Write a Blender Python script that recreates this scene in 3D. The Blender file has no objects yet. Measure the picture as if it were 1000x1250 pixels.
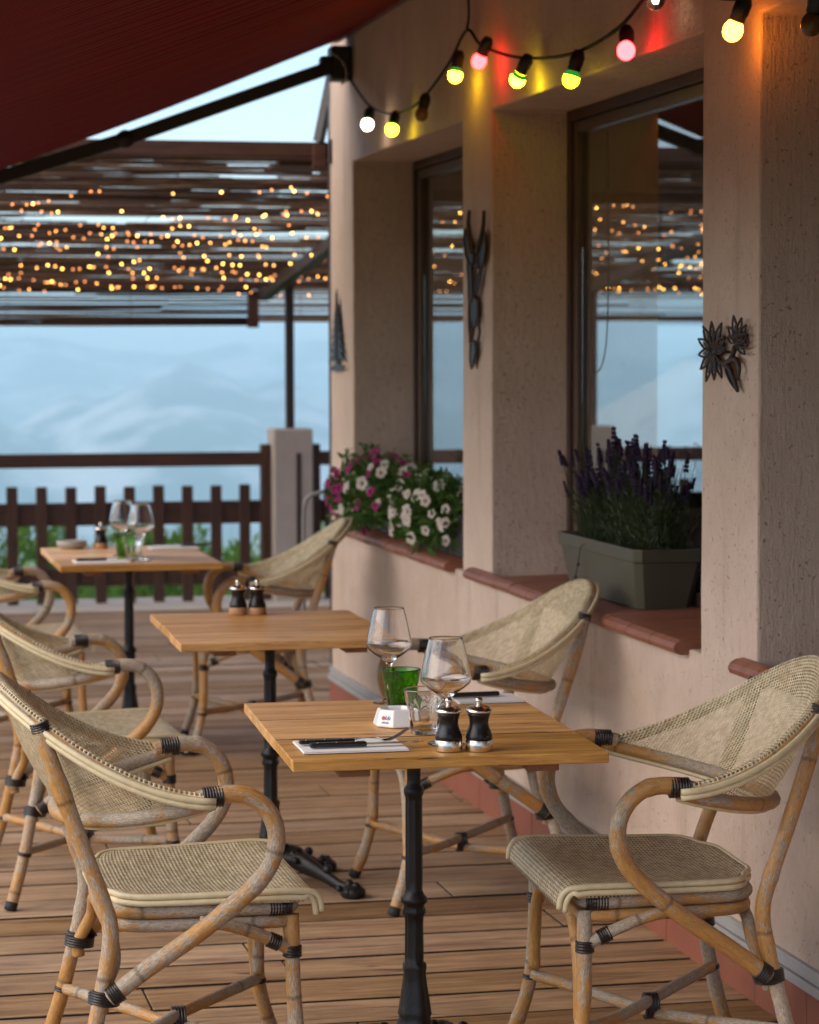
import bpy, bmesh, math, random
import numpy as np
from mathutils import Vector, Matrix, noise as mnoise
R = math.radians
rnd = random.Random(7)
scene = bpy.context.scene
col = scene.collection

# ------------------------------------------------------------------ helpers
def link(o, parent=None):
    col.objects.link(o)
    if parent is not None: o.parent = parent
    return o

def tag(o, label=None, cat=None, group=None, kind=None):
    if label: o['label'] = label
    if cat: o['category'] = cat
    if group: o['group'] = group
    if kind: o['kind'] = kind
    return o

def empty(name, loc=(0, 0, 0), rz=0.0, label=None, cat=None, group=None):
    o = bpy.data.objects.new(name, None)
    o.empty_display_size = .1
    o.location = loc; o.rotation_euler = (0, 0, rz)
    return tag(link(o), label, cat, group)

def obj(name, bm, m, parent=None, smooth=True, bevel=0.0, solid=0.0, sub=0, norm=True):
    if norm: bmesh.ops.recalc_face_normals(bm, faces=bm.faces)
    me = bpy.data.meshes.new(name)
    bm.to_mesh(me); bm.free()
    if isinstance(m, (list, tuple)):
        for x in m: me.materials.append(x)
    else: me.materials.append(m)
    if smooth:
        for p in me.polygons: p.use_smooth = True
    o = bpy.data.objects.new(name, me)
    link(o, parent)
    if sub:
        s = o.modifiers.new('sub', 'SUBSURF'); s.levels = sub; s.render_levels = sub
    if solid:
        s = o.modifiers.new('solid', 'SOLIDIFY'); s.thickness = solid; s.offset = 0
    if bevel:
        b = o.modifiers.new('bev', 'BEVEL'); b.width = bevel; b.segments = 2
        b.limit_method = 'ANGLE'; b.angle_limit = R(40)
        b.harden_normals = False
    return o

def copy_tree(o, parent=None):
    c = o.copy(); col.objects.link(c)
    if parent is not None: c.parent = parent
    for ch in list(o.children): copy_tree(ch, c)
    return c

def B(): return bmesh.new()

def box(bm, x0, x1, y0, y1, z0, z1, mi=0, M=None):
    vs = [bm.verts.new(Vector((x, y, z))) for x in (x0, x1) for y in (y0, y1) for z in (z0, z1)]
    if M is not None:
        for v in vs: v.co = M @ v.co
    for q in ((0, 1, 3, 2), (4, 6, 7, 5), (0, 4, 5, 1), (2, 3, 7, 6), (0, 2, 6, 4), (1, 5, 7, 3)):
        f = bm.faces.new([vs[i] for i in q]); f.material_index = mi
    return vs

def smoothpath(pts, n=6, closed=False):
    P = [Vector(p) for p in pts]; out = []; L = len(P)
    rng = range(L if closed else L - 1)
    for i in rng:
        if closed: p0, p1, p2, p3 = P[i - 1], P[i], P[(i + 1) % L], P[(i + 2) % L]
        else: p0, p1, p2, p3 = P[max(i - 1, 0)], P[i], P[i + 1], P[min(i + 2, L - 1)]
        for k in range(n):
            t = k / n
            out.append(.5 * ((2 * p1) + (p2 - p0) * t + (2 * p0 - 5 * p1 + 4 * p2 - p3) * t * t + (3 * p1 - p0 - 3 * p2 + p3) * t ** 3))
    if not closed: out.append(P[-1].copy())
    return out

def tube(bm, pts, r, seg=10, closed=False, cap=True, uv=0):
    P = [Vector(p) for p in pts]; n = len(P)
    rr = r if callable(r) else (lambda t: r)
    rings = []; ref = None
    lay = bm.loops.layers.uv.verify() if uv else None
    cum = [uv or 0.0]
    for i in range(n): cum.append(cum[-1] + (P[(i + 1) % n] - P[i]).length)
    for i in range(n):
        a = P[i - 1] if (i > 0 or closed) else P[i]
        b = P[(i + 1) % n] if (i < n - 1 or closed) else P[i]
        t = (b - a)
        if t.length < 1e-9: t = Vector((0, 0, 1))
        t.normalize()
        if ref is None:
            ref = Vector((0, 0, 1)) if abs(t.z) < .9 else Vector((1, 0, 0))
        u = ref - t * ref.dot(t)
        if u.length < 1e-6: u = t.orthogonal()
        u.normalize(); ref = u; w = t.cross(u)
        q = rr(i / max(n - 1, 1))
        rings.append([bm.verts.new(P[i] + (u * math.cos(2 * math.pi * k / seg) + w * math.sin(2 * math.pi * k / seg)) * q) for k in range(seg)])
    m = n if closed else n - 1
    for i in range(m):
        A, C = rings[i], rings[(i + 1) % n]
        for k in range(seg):
            f = bm.faces.new((A[k], A[(k + 1) % seg], C[(k + 1) % seg], C[k]))
            if lay is not None:
                for l, (uu, vv) in zip(f.loops, ((i, k), (i, k + 1), (i + 1, k + 1), (i + 1, k))): l[lay].uv = (cum[uu], vv / seg)
    if cap and not closed:
        bm.faces.new(rings[0][::-1]); bm.faces.new(rings[-1])

def lathe(bm, prof, seg=32, c=(0, 0, 0), close=False, M=None, rfun=None):
    """prof: list of (r, z); r == 0 makes a pole"""
    rings = []
    c = Vector(c)
    for j, (r, z) in enumerate(prof):
        if r < 1e-6:
            rings.append([bm.verts.new(c + Vector((0, 0, z)))])
        else:
            ring = []
            for k in range(seg):
                a = 2 * math.pi * k / seg
                q = r * (rfun(a, z) if rfun else 1)
                ring.append(bm.verts.new(c + Vector((q * math.cos(a), q * math.sin(a), z))))
            rings.append(ring)
    if M is not None:
        for rg in rings:
            for v in rg: v.co = M @ v.co
    L = len(rings)
    for j in range(L if close else L - 1):
        A, C = rings[j], rings[(j + 1) % L]
        if len(A) == 1 and len(C) == 1: continue
        for k in range(seg):
            k2 = (k + 1) % seg
            if len(A) == 1: bm.faces.new((A[0], C[k], C[k2]))
            elif len(C) == 1: bm.faces.new((A[k], A[k2], C[0]))
            else: bm.faces.new((A[k], A[k2], C[k2], C[k]))

def axis_matrix(p, d):
    d = Vector(d).normalized()
    return Matrix.Translation(Vector(p)) @ d.to_track_quat('Z', 'Y').to_matrix().to_4x4()

def uv_from(bm, fn):
    lay = bm.loops.layers.uv.verify()
    for f in bm.faces:
        for l in f.loops: l[lay].uv = fn(l.vert)

# ------------------------------------------------------------------ materials
class NT:
    def __init__(s, name):
        s.m = bpy.data.materials.new(name); s.m.use_nodes = True
        s.t = s.m.node_tree; s.t.nodes.clear()
        s.out = s.t.nodes.new('ShaderNodeOutputMaterial')
    def n(s, typ, ins=None, **kw):
        nd = s.t.nodes.new(typ)
        for k, v in kw.items(): setattr(nd, k, v)
        if ins:
            for k, v in ins.items():
                if isinstance(v, bpy.types.NodeSocket): s.t.links.new(v, nd.inputs[k])
                else: nd.inputs[k].default_value = v
        return nd
    def math(s, op, a, b=None, c=None, clamp=False):
        d = {0: a}
        if b is not None: d[1] = b
        if c is not None: d[2] = c
        nd = s.n('ShaderNodeMath', d, operation=op, use_clamp=clamp); return nd.outputs[0]
    def vmath(s, op, a, b=None):
        d = {0: a}
        if b is not None: d[1] = b
        return s.n('ShaderNodeVectorMath', d, operation=op).outputs[0]
    def noise(s, vec, scale, detail=4, rough=.55, dist=0.0):
        return s.n('ShaderNodeTexNoise', {'Vector': vec, 'Scale': scale, 'Detail': detail, 'Roughness': rough, 'Distortion': dist}).outputs[0]
    def ramp(s, f, stops):
        nd = s.n('ShaderNodeValToRGB', {0: f}); e = nd.color_ramp.elements
        while len(e) < len(stops): e.new(.5)
        for x, (p, c) in zip(e, stops):
            x.position = p
            x.color = (c, c, c, 1) if not isinstance(c, (tuple, list)) else (*c[:3], 1)
        return nd.outputs[0]
    def mix(s, f, a, b, blend='MIX'):
        nd = s.t.nodes.new('ShaderNodeMix'); nd.data_type = 'RGBA'; nd.blend_type = blend
        for i, v in ((0, f), (6, a), (7, b)):
            if isinstance(v, bpy.types.NodeSocket): s.t.links.new(v, nd.inputs[i])
            else: nd.inputs[i].default_value = v if i == 0 else (*v[:3], 1)
        return nd.outputs[2]
    def bump(s, h, strength=.3, dist=.01, normal=None):
        d = {'Height': h, 'Strength': strength, 'Distance': dist}
        if normal is not None: d['Normal'] = normal
        return s.n('ShaderNodeBump', d).outputs[0]
    def coord(s, kind='Object'): return s.n('ShaderNodeTexCoord').outputs[kind]
    def rand_coord(s, k=7.0):
        """object coordinates shifted by a per-object random amount so copies differ"""
        r = s.n('ShaderNodeObjectInfo').outputs['Random']
        sh = s.n('ShaderNodeCombineXYZ', {0: s.math('MULTIPLY', r, k), 1: s.math('MULTIPLY', r, k * 1.7), 2: s.math('MULTIPLY', r, k * .6)}).outputs[0]
        return s.vmath('ADD', s.coord(), sh)
    def scale(s, v, xyz): return s.n('ShaderNodeMapping', {'Vector': v, 'Scale': xyz}).outputs[0]
    def bsdf(s, **ins):
        nd = s.n('ShaderNodeBsdfPrincipled')
        for k, v in ins.items():
            key = k.replace('_', ' ')
            if isinstance(v, bpy.types.NodeSocket): s.t.links.new(v, nd.inputs[key])
            elif key == 'Base Color' or key == 'Emission Color': nd.inputs[key].default_value = (*v[:3], 1)
            else: nd.inputs[key].default_value = v
        return nd.outputs[0]
    def done(s, sh, disp=None):
        s.t.links.new(sh, s.out.inputs['Surface']); return s.m

def plain(name, c, rough=.5, metal=0.0, var=.15, sc=20, bump=.0, spec=.5):
    t = NT(name); v = t.rand_coord()
    n = t.noise(v, sc, 5)
    lo = tuple(x * (1 - var) for x in c); hi = tuple(min(1, x * (1 + var)) for x in c)
    cc = t.mix(n, lo, hi)
    ins = dict(Base_Color=cc, Roughness=t.math('ADD', t.math('MULTIPLY', n, .2), rough - .1), Metallic=metal, Specular_IOR_Level=spec)
    if bump: ins['Normal'] = t.bump(t.noise(v, sc * 4, 4), bump, .004)
    return t.done(t.bsdf(**ins))

def m_cane(name='cane'):
    """varnished rattan: honey coloured skin, worn to grey fibre in long streaks, with a dark ring at each node"""
    t = NT(name); v = t.rand_coord()
    up = t.n('ShaderNodeSeparateXYZ', {0: t.n('ShaderNodeNewGeometry').outputs['Normal']}).outputs[2]
    uv = t.n('ShaderNodeSeparateXYZ', {0: t.coord('UV')})
    rnd_ = t.n('ShaderNodeObjectInfo').outputs['Random']
    ln = t.math('ADD', uv.outputs[0], t.math('MULTIPLY', rnd_, 9.0))
    ang = t.math('MULTIPLY', uv.outputs[1], 6.28318)
    st = t.n('ShaderNodeCombineXYZ', {0: t.math('MULTIPLY', ln, 19.0), 1: t.math('MULTIPLY', t.math('COSINE', ang), 1.1), 2: t.math('MULTIPLY', t.math('SINE', ang), 1.1)}).outputs[0]
    fib = t.n('ShaderNodeCombineXYZ', {0: t.math('MULTIPLY', ln, 70.0), 1: t.math('MULTIPLY', t.math('COSINE', ang), 9.0), 2: t.math('MULTIPLY', t.math('SINE', ang), 9.0)}).outputs[0]
    big = t.noise(st, 1.5, 10, .74, .7)
    wide = t.noise(v, 4, 3, .5)
    fine = t.noise(fib, 1.6, 6, .75)
    m = t.math('ADD', t.math('ADD', big, t.math('MULTIPLY', t.math('SUBTRACT', wide, .5), .9)), t.math('MULTIPLY', up, .06))
    m = t.math('ADD', m, t.math('MULTIPLY', t.math('SUBTRACT', fine, .5), .30))
    mask = t.ramp(m, [(.495, 0.0), (.53, 1.0)])
    honey = t.mix(t.noise(st, 2.2, 6, .6), (.30, .125, .028), (.70, .37, .115))
    honey = t.mix(t.math('MULTIPLY', t.ramp(fine, [(.35, 1.0), (.5, 0.0)]), .5), honey, (.20, .085, .025))
    grey = t.mix(t.ramp(fine, [(.32, 0.0), (.66, 1.0)]), (.075, .055, .040), (.64, .55, .44))
    c = t.mix(t.math('MULTIPLY', mask, .9), honey, grey)
    dk = t.ramp(t.noise(st, 3.5, 9, .82), [(.37, 1.0), (.43, 0.0)])
    c = t.mix(t.math('MULTIPLY', dk, .7), c, (.05, .030, .018))
    nd = t.math('ABSOLUTE', t.math('SUBTRACT', t.math('FRACT', t.math('ADD', t.math('DIVIDE', ln, .36), t.math('MULTIPLY', t.math('SUBTRACT', big, .5), .05))), .5))
    ring = t.ramp(nd, [(.006, 1.0), (.016, 0.0)])
    c = t.mix(t.math('MULTIPLY', ring, .55), c, (.09, .055, .030))
    h = t.math('SUBTRACT', t.math('MULTIPLY', fine, .8), t.math('ADD', t.math('MULTIPLY', mask, .7), t.math('MULTIPLY', ring, 1.2)))
    return t.done(t.bsdf(Base_Color=c, Roughness=t.math('ADD', t.math('MULTIPLY', mask, .35), .36), Specular_IOR_Level=.4, Normal=t.bump(h, .5, .0014)))

def m_weave(name, holes_alpha=True, pitch=.0078, tint=(1, 1, 1), pu=1.0):
    """woven resin cane: UV in metres. Strand pairs crossing with a small hole at every second crossing."""
    t = NT(name)
    uv = t.coord('UV')
    s = t.n('ShaderNodeSeparateXYZ', {0: t.scale(uv, (1 / (pitch * pu), 1 / pitch, 1))})
    u, v = s.outputs[0], s.outputs[1]
    row = t.math('FLOOR', v)
    odd = t.math('MODULO', t.math('ABSOLUTE', row), 2.0)
    u2 = t.math('ADD', u, t.math('MULTIPLY', odd, 0.0))
    fu = t.math('ABSOLUTE', t.math('SUBTRACT', t.math('FRACT', u2), .5))
    fv = t.math('ABSOLUTE', t.math('SUBTRACT', t.math('FRACT', v), .5))
    d = t.math('ADD', t.math('POWER', t.math('DIVIDE', fu, .30 if holes_alpha else .27), 2.0), t.math('POWER', t.math('DIVIDE', fv, .32 if holes_alpha else .29), 2.0))
    hole = t.math('LESS_THAN', d, 1.0)
    h = t.math('MULTIPLY', t.math('SMOOTH_MIN', d, 2.4, .6), .4)
    uu = t.n('ShaderNodeSeparateXYZ', {0: uv})
    flo = t.n('ShaderNodeTexWhiteNoise', {'Vector': t.n('ShaderNodeCombineXYZ', {0: t.math('FLOOR', u2), 1: row, 2: 0.0}).outputs[0]}, noise_dimensions='3D').outputs[0]
    nz = t.noise(uv, 14, 4)
    c = t.mix(flo, (.48 * tint[0], .37 * tint[1], .21 * tint[2]), (.80 * tint[0], .67 * tint[1], .44 * tint[2]))
    c = t.mix(t.math('MULTIPLY', nz, .16), c, (.36, .26, .14))
    c = t.mix(t.ramp(d, [(.0, .9), (.62, 0.0)]) , c, (.12, .08, .045)) if False else c
    if not holes_alpha:
        c = t.mix(hole, c, (.085, .060, .036))  # seat holes are not cut: dark colour painted in for the shade beneath
    sh = t.bsdf(Base_Color=c, Roughness=.5, Specular_IOR_Level=.35, Normal=t.bump(h, .55, .003))
    if holes_alpha:
        tr = t.n('ShaderNodeBsdfTransparent').outputs[0]
        sh = t.n('ShaderNodeMixShader', {0: hole, 1: sh, 2: tr}).outputs[0]
    return t.done(sh)

def m_wood(name, lo, hi, dark, along='X', rough=.5, plank=None, cracks=.5, sc=1.0, gl=.4):
    t = NT(name); v = t.rand_coord() if plank is None else t.coord()
    s = {'X': (1, 14, 14), 'Y': (14, 1, 14), 'Z': (14, 14, 1)}[along]
    if plank:
        p = t.math('ADD', t.n('ShaderNodeSeparateXYZ', {0: v}).outputs[plank[0]], plank[3] if len(plank) > 3 else 0.0)
        w = t.n('ShaderNodeTexWhiteNoise', {'W': t.math('ADD', t.math('FLOOR', t.math('DIVIDE', p, plank[1])), t.math('MULTIPLY', t.n('ShaderNodeObjectInfo').outputs['Random'], 57.0))}, noise_dimensions='1D')
        v = t.vmath('ADD', v, t.n('ShaderNodeCombineXYZ', {0: t.math('MULTIPLY', w.outputs[0], 17.0), 1: 0.0, 2: t.math('MULTIPLY', w.outputs[0], 3.0)}).outputs[0])
    g1 = t.noise(t.scale(v, tuple(q * .55 * sc for q in s)), 3.2, 7, .62, .8)
    g2 = t.noise(t.scale(v, tuple(q * 2.4 * sc for q in s)), 5, 5, .7)
    blot = t.noise(v, 3.5, 4)
    f = t.math('ADD', t.math('MULTIPLY', g1, .58), t.math('MULTIPLY', g2, .42))
    c = t.mix(t.ramp(f, [(.38, 0.0), (.60, 1.0)]), lo, hi)
    c = t.mix(t.math('MULTIPLY', t.ramp(blot, [(.35, 0.0), (.7, 1.0)]), .35), c, tuple(.7 * a + .3 * b for a, b in zip(lo, dark)))
    kn = t.ramp(t.noise(t.scale(v, tuple(q ** .6 * .35 for q in s)), 7, 3, .5, 1.2), [(.25, 1.0), (.31, 0.0)])
    c = t.mix(t.math('MULTIPLY', kn, .75), c, dark)
    cr = t.ramp(t.noise(t.scale(v, tuple(q * 1.2 for q in s)), 4, 6, .75), [(.34, 1.0), (.40, 0.0)])
    c = t.mix(t.math('MULTIPLY', cr, cracks), c, dark)
    if plank:
        amt = plank[2]
        hs = t.n('ShaderNodeHueSaturation', {'Color': c, 'Value': t.math('ADD', t.math('MULTIPLY', w.outputs[0], amt), 1 - amt * .5),
                                           'Saturation': t.math('ADD', t.math('MULTIPLY', w.outputs[0], -.25), 1.08)})
        c = hs.outputs[0]
    return t.done(t.bsdf(Base_Color=c, Roughness=t.math('ADD', t.math('MULTIPLY', g2, .25), rough - .1), Specular_IOR_Level=gl,
                         Normal=t.bump(t.math('SUBTRACT', f, t.math('MULTIPLY', cr, .6)), .35, .003)))

def m_plaster():
    t = NT('plaster'); v = t.coord()
    big = t.noise(v, 1.6, 5, .6)
    mid = t.noise(v, 9, 5, .6)
    grain = t.noise(v, 130, 4, .7)
    lump = t.noise(t.scale(v, (1, 1, .55)), 55, 5, .65)
    pit = t.ramp(t.noise(v, 85, 3, .6), [(.29, 1.0), (.35, 0.0)])
    scr = t.noise(t.scale(v, (1, 1, .10)), 120, 4, .75)
    c = t.mix(t.ramp(big, [(.3, 0.0), (.7, 1.0)]), (.55, .405, .315), (.65, .495, .400))
    c = t.mix(t.math('MULTIPLY', t.ramp(mid, [(.45, 0.0), (.75, 1.0)]), .3), c, (.43, .30, .22))
    stain = t.ramp(t.noise(t.scale(v, (5, 5, .5)), 2.2, 5, .6), [(.56, 0.0), (.72, 1.0)])
    c = t.mix(t.math('MULTIPLY', stain, .5), c, (.38, .28, .21))
    c = t.mix(t.math('MULTIPLY', t.ramp(lump, [(.38, 1.0), (.52, 0.0)]), .16), c, (.40, .30, .235))
    c = t.mix(t.math('MULTIPLY', pit, .30), c, (.26, .195, .155))  # pits and lump hollows also darkened in the colour, as painted shade
    h = t.math('ADD', t.math('ADD', t.math('MULTIPLY', grain, .3), t.math('MULTIPLY', lump, .45)), t.math('MULTIPLY', scr, .35))
    h = t.math('SUBTRACT', h, t.math('MULTIPLY', pit, .5))
    return t.done(t.bsdf(Base_Color=c, Roughness=.9, Specular_IOR_Level=.2, Normal=t.bump(h, 1.0, .008)))

def m_glass(name, c=(1, 1, 1), rough=0.0, ior=1.47):
    t = NT(name)
    return t.done(t.bsdf(Base_Color=c, Roughness=rough, IOR=ior, Transmission_Weight=1.0))

def m_emit(name, c, st, sampled=True):
    t = NT(name)
    e = t.n('ShaderNodeEmission', {'Color': (*c, 1), 'Strength': st}).outputs[0]
    t.done(e)
    if not sampled: t.m.cycles.emission_sampling = 'NONE'
    return t.m

def m_leaf(name, a, b, rough=.5, transl=.3):
    t = NT(name); v = t.coord()
    n = t.noise(v, 18, 4)
    rv = t.n('ShaderNodeNewGeometry').outputs['Random Per Island']
    c = t.mix(t.math('ADD', t.math('MULTIPLY', n, .5), t.math('MULTIPLY', rv, .5)), a, b)
    d = t.bsdf(Base_Color=c, Roughness=rough, Specular_IOR_Level=.3)
    tr = t.n('ShaderNodeBsdfTranslucent', {'Color': c}).outputs[0]
    return t.done(t.n('ShaderNodeMixShader', {0: transl, 1: d, 2: tr}).outputs[0])

CANE = m_cane()
WEAVE = m_weave('woven_back')
WEAVES = m_weave('woven_seat', False, .0080, (1, 1, 1), 1.9)
PIPING = plain('cream_piping', (.66, .54, .33), .45, var=.22, sc=60)
BIND = plain('binding_cane', (.022, .014, .011), .38, var=.4, sc=60, spec=.5)
RUBBER = plain('black_rubber', (.015, .014, .013), .7)
OAK = m_wood('oak_top', (.42, .175, .038), (.88, .475, .145), (.09, .036, .012), 'X', .42, plank=(1, .278, .55, .139), cracks=.95)
JOINT = plain('plank_joint_dark', (.035, .016, .007), .9)
CLEAT = m_wood('cleat_wood', (.20, .07, .02), (.28, .10, .035), (.05, .02, .01), 'Y')
IRON = plain('cast_iron', (.016, .013, .012), .42, metal=.35, var=.5, sc=30, bump=.25)
DECK = m_wood('deck_boards', (.16, .080, .034), (.46, .28, .138), (.038, .018, .008), 'X', .62, plank=(1, .212, .42), cracks=.7, gl=.25)
PLASTER = m_plaster()
TERRA = m_wood('terracotta', (.20, .066, .036), (.31, .115, .064), (.14, .05, .03), 'X', .42, cracks=.25, gl=.45)
SKIRT = plain('skirting_tile', (.25, .075, .040), .6, var=.25, sc=12, bump=.1)
ALU = plain('grey_rail', (.42, .40, .38), .5, metal=.3, var=.15, sc=10)
FRAME = plain('window_frame_brown', (.050, .022, .013), .45, var=.25, sc=15)
FRAMEL = plain('window_sash', (.095, .058, .038), .45, var=.2, sc=15)
PANE = m_glass('window_glass', (.93, .97, .97), 0, 1.55)
DIM = plain('interior_paint', (.16, .105, .065), .9, var=.2, sc=2)
FENCE = m_wood('fence_wood', (.050, .019, .010), (.095, .036, .018), (.02, .008, .005), 'X', .55, cracks=.4)
FENCEZ = m_wood('fence_picket_wood', (.050, .019, .010), (.095, .036, .018), (.02, .008, .005), 'Z', .55, cracks=.4)
BEAM = m_wood('pergola_wood', (.060, .022, .012), (.12, .045, .022), (.02, .01, .006), 'X', .6)
POSTM = plain('brown_post', (.035, .020, .014), .5, var=.3)
CONC = plain('pillar_render', (.42, .34, .29), .9, var=.12, sc=14, bump=.3)
KERB = plain('pale_kerb', (.55, .46, .37), .85, var=.12, sc=6)
ARM = plain('awning_metal', (.012, .008, .008), .5, var=.3)
ORN = plain('dark_metal_plate', (.020, .019, .020), .42, metal=.5, var=.4, sc=40)
RUST = plain('ornament_edge', (.035, .016, .010), .6, var=.4, sc=60)
CORD = plain('black_cord', (.005, .005, .0045), .7, spec=.2)
SOCK = plain('black_socket', (.010, .010, .010), .5)
NAP = plain('napkin_paper', (.78, .74, .72), .9, var=.04, sc=30)
NAPG = plain('grey_napkin_paper', (.50, .44, .40), .9, var=.06, sc=30)
HANDLE = plain('cutlery_handle', (.012, .010, .010), .32, var=.3)
STEEL = plain('polished_steel', (.62, .58, .54), .16, metal=1.0, var=.08)
CHROME = plain('mill_chrome', (.74, .66, .56), .24, metal=1.0, var=.06)
EBONY = plain('mill_wood', (.012, .0065, .005), .30, var=.4, sc=25, spec=.35)
LIGHTWOOD = m_wood('mill_base_wood', (.36, .17, .07), (.50, .27, .12), (.2, .1, .05), 'Z', .4)
CERAM = plain('white_ceramic', (.80, .78, .76), .16, var=.02)
GLASS = m_glass('clear_glass', (.985, .99, .99), 0, 1.46)
GREEN = m_glass('green_glass', (.16, .50, .025), 0, 1.48)
REDPRINT = plain('red_print', (.45, .03, .04), .4)
BLUEPRINT = plain('blue_print', (.03, .05, .20), .4)
TROUGH = plain('plastic_trough', (.074, .066, .042), .45, var=.08, sc=8)
DKTROUGH = plain('dark_trough', (.035, .03, .026), .5)
SOIL = plain('potting_soil', (.03, .02, .014), .95, var=.5, sc=80, bump=.6)
STRAW = plain('dry_twig', (.05, .03, .02), .7)

def m_awning():
    t = NT('red_awning_cloth'); v = t.coord()
    w = t.n('ShaderNodeTexWave', {'Vector': v, 'Scale': 8.0, 'Distortion': .4, 'Detail': 2.0, 'Detail Scale': .6}, wave_type='BANDS', bands_direction='Y').outputs[1]
    fib = t.noise(t.scale(v, (1, 1, 1)), 260, 2)
    c = t.mix(t.noise(v, 2.5, 4), (.15, .007, .010), (.22, .012, .015))
    d = t.bsdf(Base_Color=c, Roughness=.85, Specular_IOR_Level=.2, Normal=t.bump(t.math('ADD', w, t.math('MULTIPLY', fib, .15)), .5, .012))
    tr = t.n('ShaderNodeBsdfTranslucent', {'Color': c}).outputs[0]
    return t.done(t.n('ShaderNodeMixShader', {0: .20, 1: d, 2: tr}).outputs[0])
AWN = m_awning()

def m_reed():
    t = NT('reed_cane'); v = t.coord()
    rv = t.n('ShaderNodeNewGeometry').outputs['Random Per Island']
    n = t.noise(t.scale(v, (1.5, 30, 30)), 2, 4)
    c = t.ramp(t.math('ADD', t.math('MULTIPLY', rv, .75), t.math('MULTIPLY', n, .25)),
               [(.1, (.035, .016, .008)), (.5, (.12, .058, .028)), (.8, (.20, .115, .06)), (1.0, (.30, .20, .12))])
    d = t.bsdf(Base_Color=c, Roughness=.6, Specular_IOR_Level=.3)
    tr = t.n('ShaderNodeBsdfTranslucent', {'Color': c}).outputs[0]
    return t.done(t.n('ShaderNodeMixShader', {0: .05, 1: d, 2: tr}).outputs[0])
REED = m_reed()

def m_terrain():
    t = NT('alpine_ground'); v = t.coord()
    nrm = t.n('ShaderNodeNewGeometry').outputs['Normal']
    slope = t.n('ShaderNodeSeparateXYZ', {0: nrm}).outputs[2]
    n = t.noise(v, .004, 8, .65); n2 = t.noise(v, .9, 6, .65)
    g = t.mix(n2, (.025, .055, .010), (.09, .15, .03))
    far = t.mix(n, (.02, .04, .02), (.07, .09, .04))
    pos = t.n('ShaderNodeVectorMath', {0: v}, operation='LENGTH').outputs['Value']
    g = t.mix(t.ramp(t.math('DIVIDE', pos, 400.0), [(.1, 0.0), (1.0, 1.0)]), g, far)
    rock = t.mix(n, (.40, .39, .37), (.72, .70, .67))
    rm = t.ramp(t.math('ADD', slope, t.math('MULTIPLY', t.math('SUBTRACT', n, .5), .9)), [(.86, 1.0), (.99, 0.0)])
    rm = t.math('MULTIPLY', rm, t.ramp(t.math('DIVIDE', pos, 6000.0), [(.5, 0.0), (.9, 1.0)]))
    return t.done(t.bsdf(Base_Color=t.mix(rm, g, rock), Roughness=.95, Specular_IOR_Level=.1))

# ------------------------------------------------------------------ camera, world, light
CAM_YAW, CAM_PITCH, CAM_ROLL = 12.427127, 3.520154, -0.15
cam = bpy.data.cameras.new('camera'); co = bpy.data.objects.new('camera', cam); col.objects.link(co)
co.location = (0, 0, 1.51)
yw, pt, rl = R(CAM_YAW), R(CAM_PITCH), R(CAM_ROLL)
fwd = Vector((math.sin(yw) * math.cos(pt), math.cos(yw) * math.cos(pt), -math.sin(pt)))
rt = Vector((math.cos(yw), -math.sin(yw), 0)); up = rt.cross(fwd)
r2 = rt * math.cos(rl) + up * math.sin(rl); u2 = -rt * math.sin(rl) + up * math.cos(rl)
co.rotation_euler = Matrix((r2, u2, -fwd)).transposed().to_euler()
cam.sensor_fit = 'VERTICAL'; cam.sensor_height = 36.0; cam.lens = 3200 / 1250 * 36
cam.clip_start = .05; cam.clip_end = 60000
cam.dof.use_dof = True; cam.dof.focus_distance = 5.05; cam.dof.aperture_fstop = 6.4; cam.dof.aperture_blades = 9
scene.camera = co

w = bpy.data.worlds.new('World'); scene.world = w; w.use_nodes = True
wt = w.node_tree; wt.nodes.clear()
sky = wt.nodes.new('ShaderNodeTexSky'); sky.sky_type = 'NISHITA'; sky.sun_disc = False
SUN_EL, SUN_AZ = R(40), R(262)          # azimuth clockwise from +Y: light from the open left side
sky.sun_elevation = SUN_EL; sky.sun_rotation = SUN_AZ
sky.air_density = .9; sky.dust_density = 1.6; sky.ozone_density = 1.0; sky.altitude = 900
bg = wt.nodes.new('ShaderNodeBackground'); bg.inputs[1].default_value = .135
wo = wt.nodes.new('ShaderNodeOutputWorld')
wt.links.new(sky.outputs[0], bg.inputs[0]); wt.links.new(bg.outputs[0], wo.inputs[0])
sl = bpy.data.lights.new('sun', 'SUN'); sl.energy = 1.5; sl.angle = R(75); sl.color = (1.0, .83, .58)
so = bpy.data.objects.new('sun', sl); col.objects.link(so)
sd = Vector((math.sin(SUN_AZ) * math.cos(SUN_EL), math.cos(SUN_AZ) * math.cos(SUN_EL), math.sin(SUN_EL)))
so.rotation_euler = sd.to_track_quat('Z', 'Y').to_euler(); so.location = sd * 30
vs = scene.view_settings; vs.view_transform = 'Standard'; vs.look = 'None'; vs.gamma = 1; vs.use_curve_mapping = False; vs.exposure = 1.12
cy = scene.cycles
cy.use_denoising = True; cy.max_bounces = 12; cy.transparent_max_bounces = 24; cy.transmission_bounces = 12; cy.glossy_bounces = 6; cy.diffuse_bounces = 5
cy.volume_bounces = 2
cy.sample_clamp_indirect = 6.0; cy.use_adaptive_sampling = True; cy.adaptive_threshold = .02
cy.blur_glossy = .5

WX = 2.08                      # outer face of the cafe wall

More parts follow.
